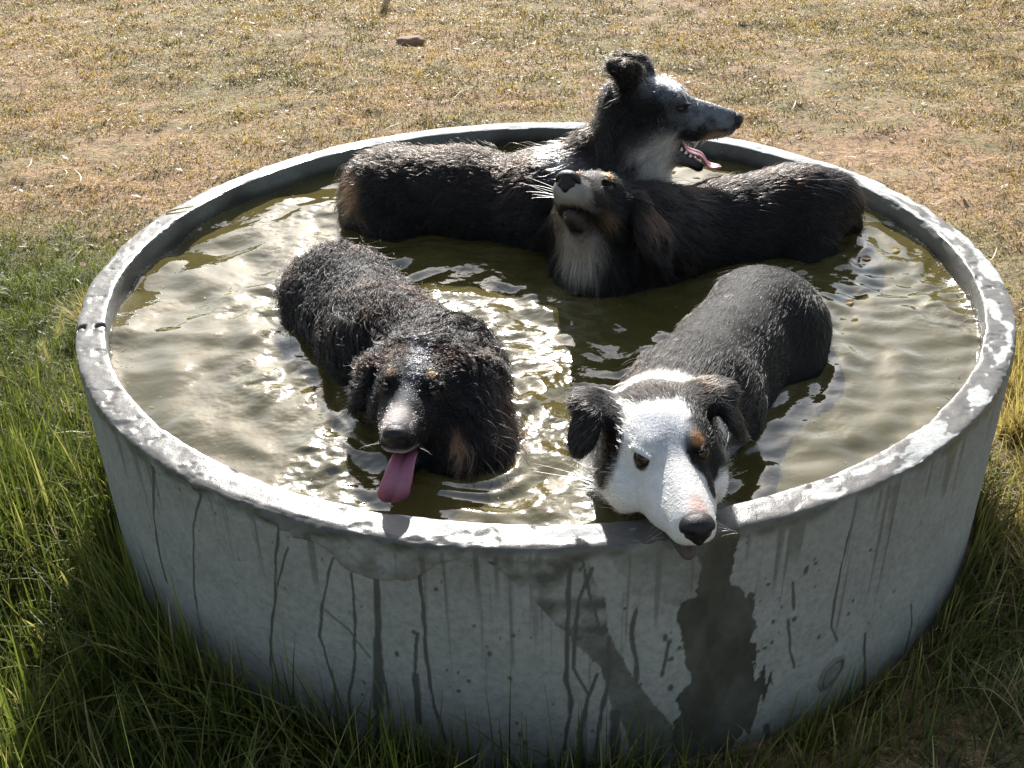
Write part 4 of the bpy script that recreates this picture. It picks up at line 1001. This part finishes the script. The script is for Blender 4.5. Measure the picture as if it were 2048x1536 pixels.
def straw(p0, p1, bow, label, r0=.0016, colr=(.58, .50, .25)):
    p0 = np.array(p0, float); p1 = np.array(p1, float); K = 14; vs = []; n = 6
    t_ = nrm(p1 - p0); s1 = nrm(np.cross(t_, [0, 0, 1])) if abs(t_[2]) < .95 else np.array([1., 0, 0]); s2 = np.cross(t_, s1)
    for j in range(K):
        t = j / (K - 1); c_ = p0 + (p1 - p0) * t + np.array(bow) * 4 * t * (1 - t)
        for k_ in range(n): vs.append(c_ + (s1 * math.cos(k_ * 1.0472) + s2 * math.sin(k_ * 1.0472)) * r0 * (1 - .6 * t) * (1.25 if j in (4, 9) else 1))
    F = [(j * n + k_, j * n + (k_ + 1) % n, (j + 1) * n + (k_ + 1) % n, (j + 1) * n + k_) for j in range(K - 1) for k_ in range(n)]
    F = [np.array(F), np.array([tuple(range(n))]), np.array([tuple(range((K - 1) * n, K * n))])]
    V = np.array(vs); o = mesh_obj('straw', V, F, [M_STRAW], loc=p0, attrs={'Col': np.tile(np.array(colr), (len(V), 1))})
    tag(o, label, 'straw')
straw((-.800, .262, HB + .003), (-.742, .292, HB + .004), (0, 0, .002), 'short yellow straw lying across the rim at the back left', .0026)
straw((-.345, 2.05, .01), (-.27, 2.32, .09), (-.02, 0, .03), 'long curved pale straw leaning up behind the back rim', .0026, (.62, .54, .38))
straw((-.93, 3.55, .01), (-.90, 3.75, .10), (0, 0, .02), 'pale upright straw in the dry grass behind the flat brown stone', .003, (.62, .55, .42))
straw((1.70, 2.08, .01), (1.67, 2.14, .07), (.02, 0, 0), 'short bent pale straw in the grass at the right edge', .0024, (.62, .56, .42))
straw((1.56, 1.60, .01), (1.60, 1.70, .09), (0, 0, 0), 'thin straw standing beside the right rim in brown grass', .002, (.60, .54, .40))
straw((.2, 3.3, .012), (.27, 3.4, .10), (.01, 0, .01), 'pale straw standing in the dry grass far behind the dogs', .0028, (.60, .52, .38))
# stone
V = []; n1, n2 = 16, 24
for i_ in range(n1 + 1):
    al = math.pi * i_ / n1
    for k_ in range(n2):
        be = 2 * math.pi * k_ / n2; V.append((.075 * math.sin(al) * math.cos(be), .05 * math.sin(al) * math.sin(be), .028 * math.cos(al)))
V = np.array(V); V = V * (1 + .28 * fbm(V * 28, 601) + .1 * noise(V * 90, 602))[:, None]; V[:, 2] = np.minimum(V[:, 2], .022 + .004 * V[:, 0] / .07)
F = [(i_ * n2 + k_, (i_ + 1) * n2 + k_, (i_ + 1) * n2 + (k_ + 1) % n2, i_ * n2 + (k_ + 1) % n2) for i_ in range(n1) for k_ in range(n2)]
o = mesh_obj('rock', V, F, [M_ROCK], smooth=False); o.location = (-.607, 3.36, .016); tag(o, 'flat reddish brown stone lying in the dry grass behind the trough', 'stone')
# stake
V = []; K, n = 20, 14
for j in range(K):
    z_ = -.08 + .93 * j / (K - 1)
    for k_ in range(n):
        t = 2 * math.pi * k_ / n; r_ = .020 * (1 + .10 * math.sin(3 * t + z_ * 4) + .05 * math.sin(9 * t)) * (1 if j < K - 1 else .8)
        V.append((r_ * math.cos(t) + .006 * math.sin(z_ * 5), r_ * math.sin(t), z_))
F = [(j * n + k_, j * n + (k_ + 1) % n, (j + 1) * n + (k_ + 1) % n, (j + 1) * n + k_) for j in range(K - 1) for k_ in range(n)]
o = mesh_obj('wooden_stake', np.array(V), [np.array(F), np.array([tuple(range((K - 1) * n, K * n))])], [M_WOOD]); o.location = (-.90, 5.35, 0)
tag(o, 'thin dark wooden stake beyond the trough whose shadow falls on the dry grass', 'stake')
# foxtail heads in the long grass
def foxtail(x_, y_, H, lean, L, label):
    r = np.random.RandomState(int(abs(x_ * 1e4) + y_ * 999) % 9999); root = bpy.data.objects.new('foxtail_grass', None); col.objects.link(root)
    root.location = (x_, y_, 0); tag(root, label, 'grass stem', group='foxtail stems in the long grass at the left')
    ln = np.array([*lean, 0.]); K = 12; n = 5; vs = []; cs = []
    for j in range(K):
        t = j / (K - 1); c_ = np.array([0, 0, H * t]) + ln * t * t; cs.append(c_)
        for k_ in range(n): vs.append(c_ + np.array([math.cos(k_ * 1.2566), math.sin(k_ * 1.2566), 0]) * .0011)
    F = [(j * n + k_, j * n + (k_ + 1) % n, (j + 1) * n + (k_ + 1) % n, (j + 1) * n + k_) for j in range(K - 1) for k_ in range(n)]
    mesh_obj('stem', np.array(vs), F, [M_GRASS], parent=root, attrs={'Col': np.tile([.30, .30, .10], (len(vs), 1))})
    tip = cs[-1]; dr = nrm(cs[-1] - cs[-2]); a1 = nrm(np.cross(dr, [0, 1, .1])); a2 = np.cross(dr, a1); V = []; T3 = []
    for k_ in range(260):
        t = r.rand(); be = r.rand() * 6.283; rad = nrm(a1 * math.cos(be) + a2 * math.sin(be)); b0 = tip + dr * L * t + rad * .004 * math.sin(math.pi * min(1, t + .15))
        dd = nrm(dr * 1.2 + rad * .7 + r.randn(3) * .1 + ln * .6); le = .008 if k_ % 2 else .022 + .012 * r.rand(); wv = nrm(np.cross(dd, rad)) * (.0016 if k_ % 2 else .0004)
        o_ = len(V); V += [b0 - wv, b0 + wv, b0 + dd * le]; T3.append((o_, o_ + 1, o_ + 2))
    mesh_obj('seed_head', np.array(V), np.array(T3), [M_STRAW], parent=root, attrs={'Col': np.tile([.50, .44, .22], (len(V), 1))})
foxtail(-1.10, .13, .17, (.03, .05), .06, 'foxtail stem with a bushy pale head nearest the left rim, highest up the picture')
foxtail(-1.03, .02, .16, (-.10, .02), .065, 'foxtail stem bending left with a pale head beside the cracked rim')
foxtail(-1.02, -.42, .22, (-.03, -.04), .06, 'foxtail stem in the left-hand grass halfway down the wall')
foxtail(-.93, -.60, .20, (.02, .03), .05, 'foxtail stem with a yellow head low at the left edge in shaded grass')
foxtail(-.96, -.10, .20, (-.05, .10), .05, 'foxtail stem leaning back along the left wall of the trough')
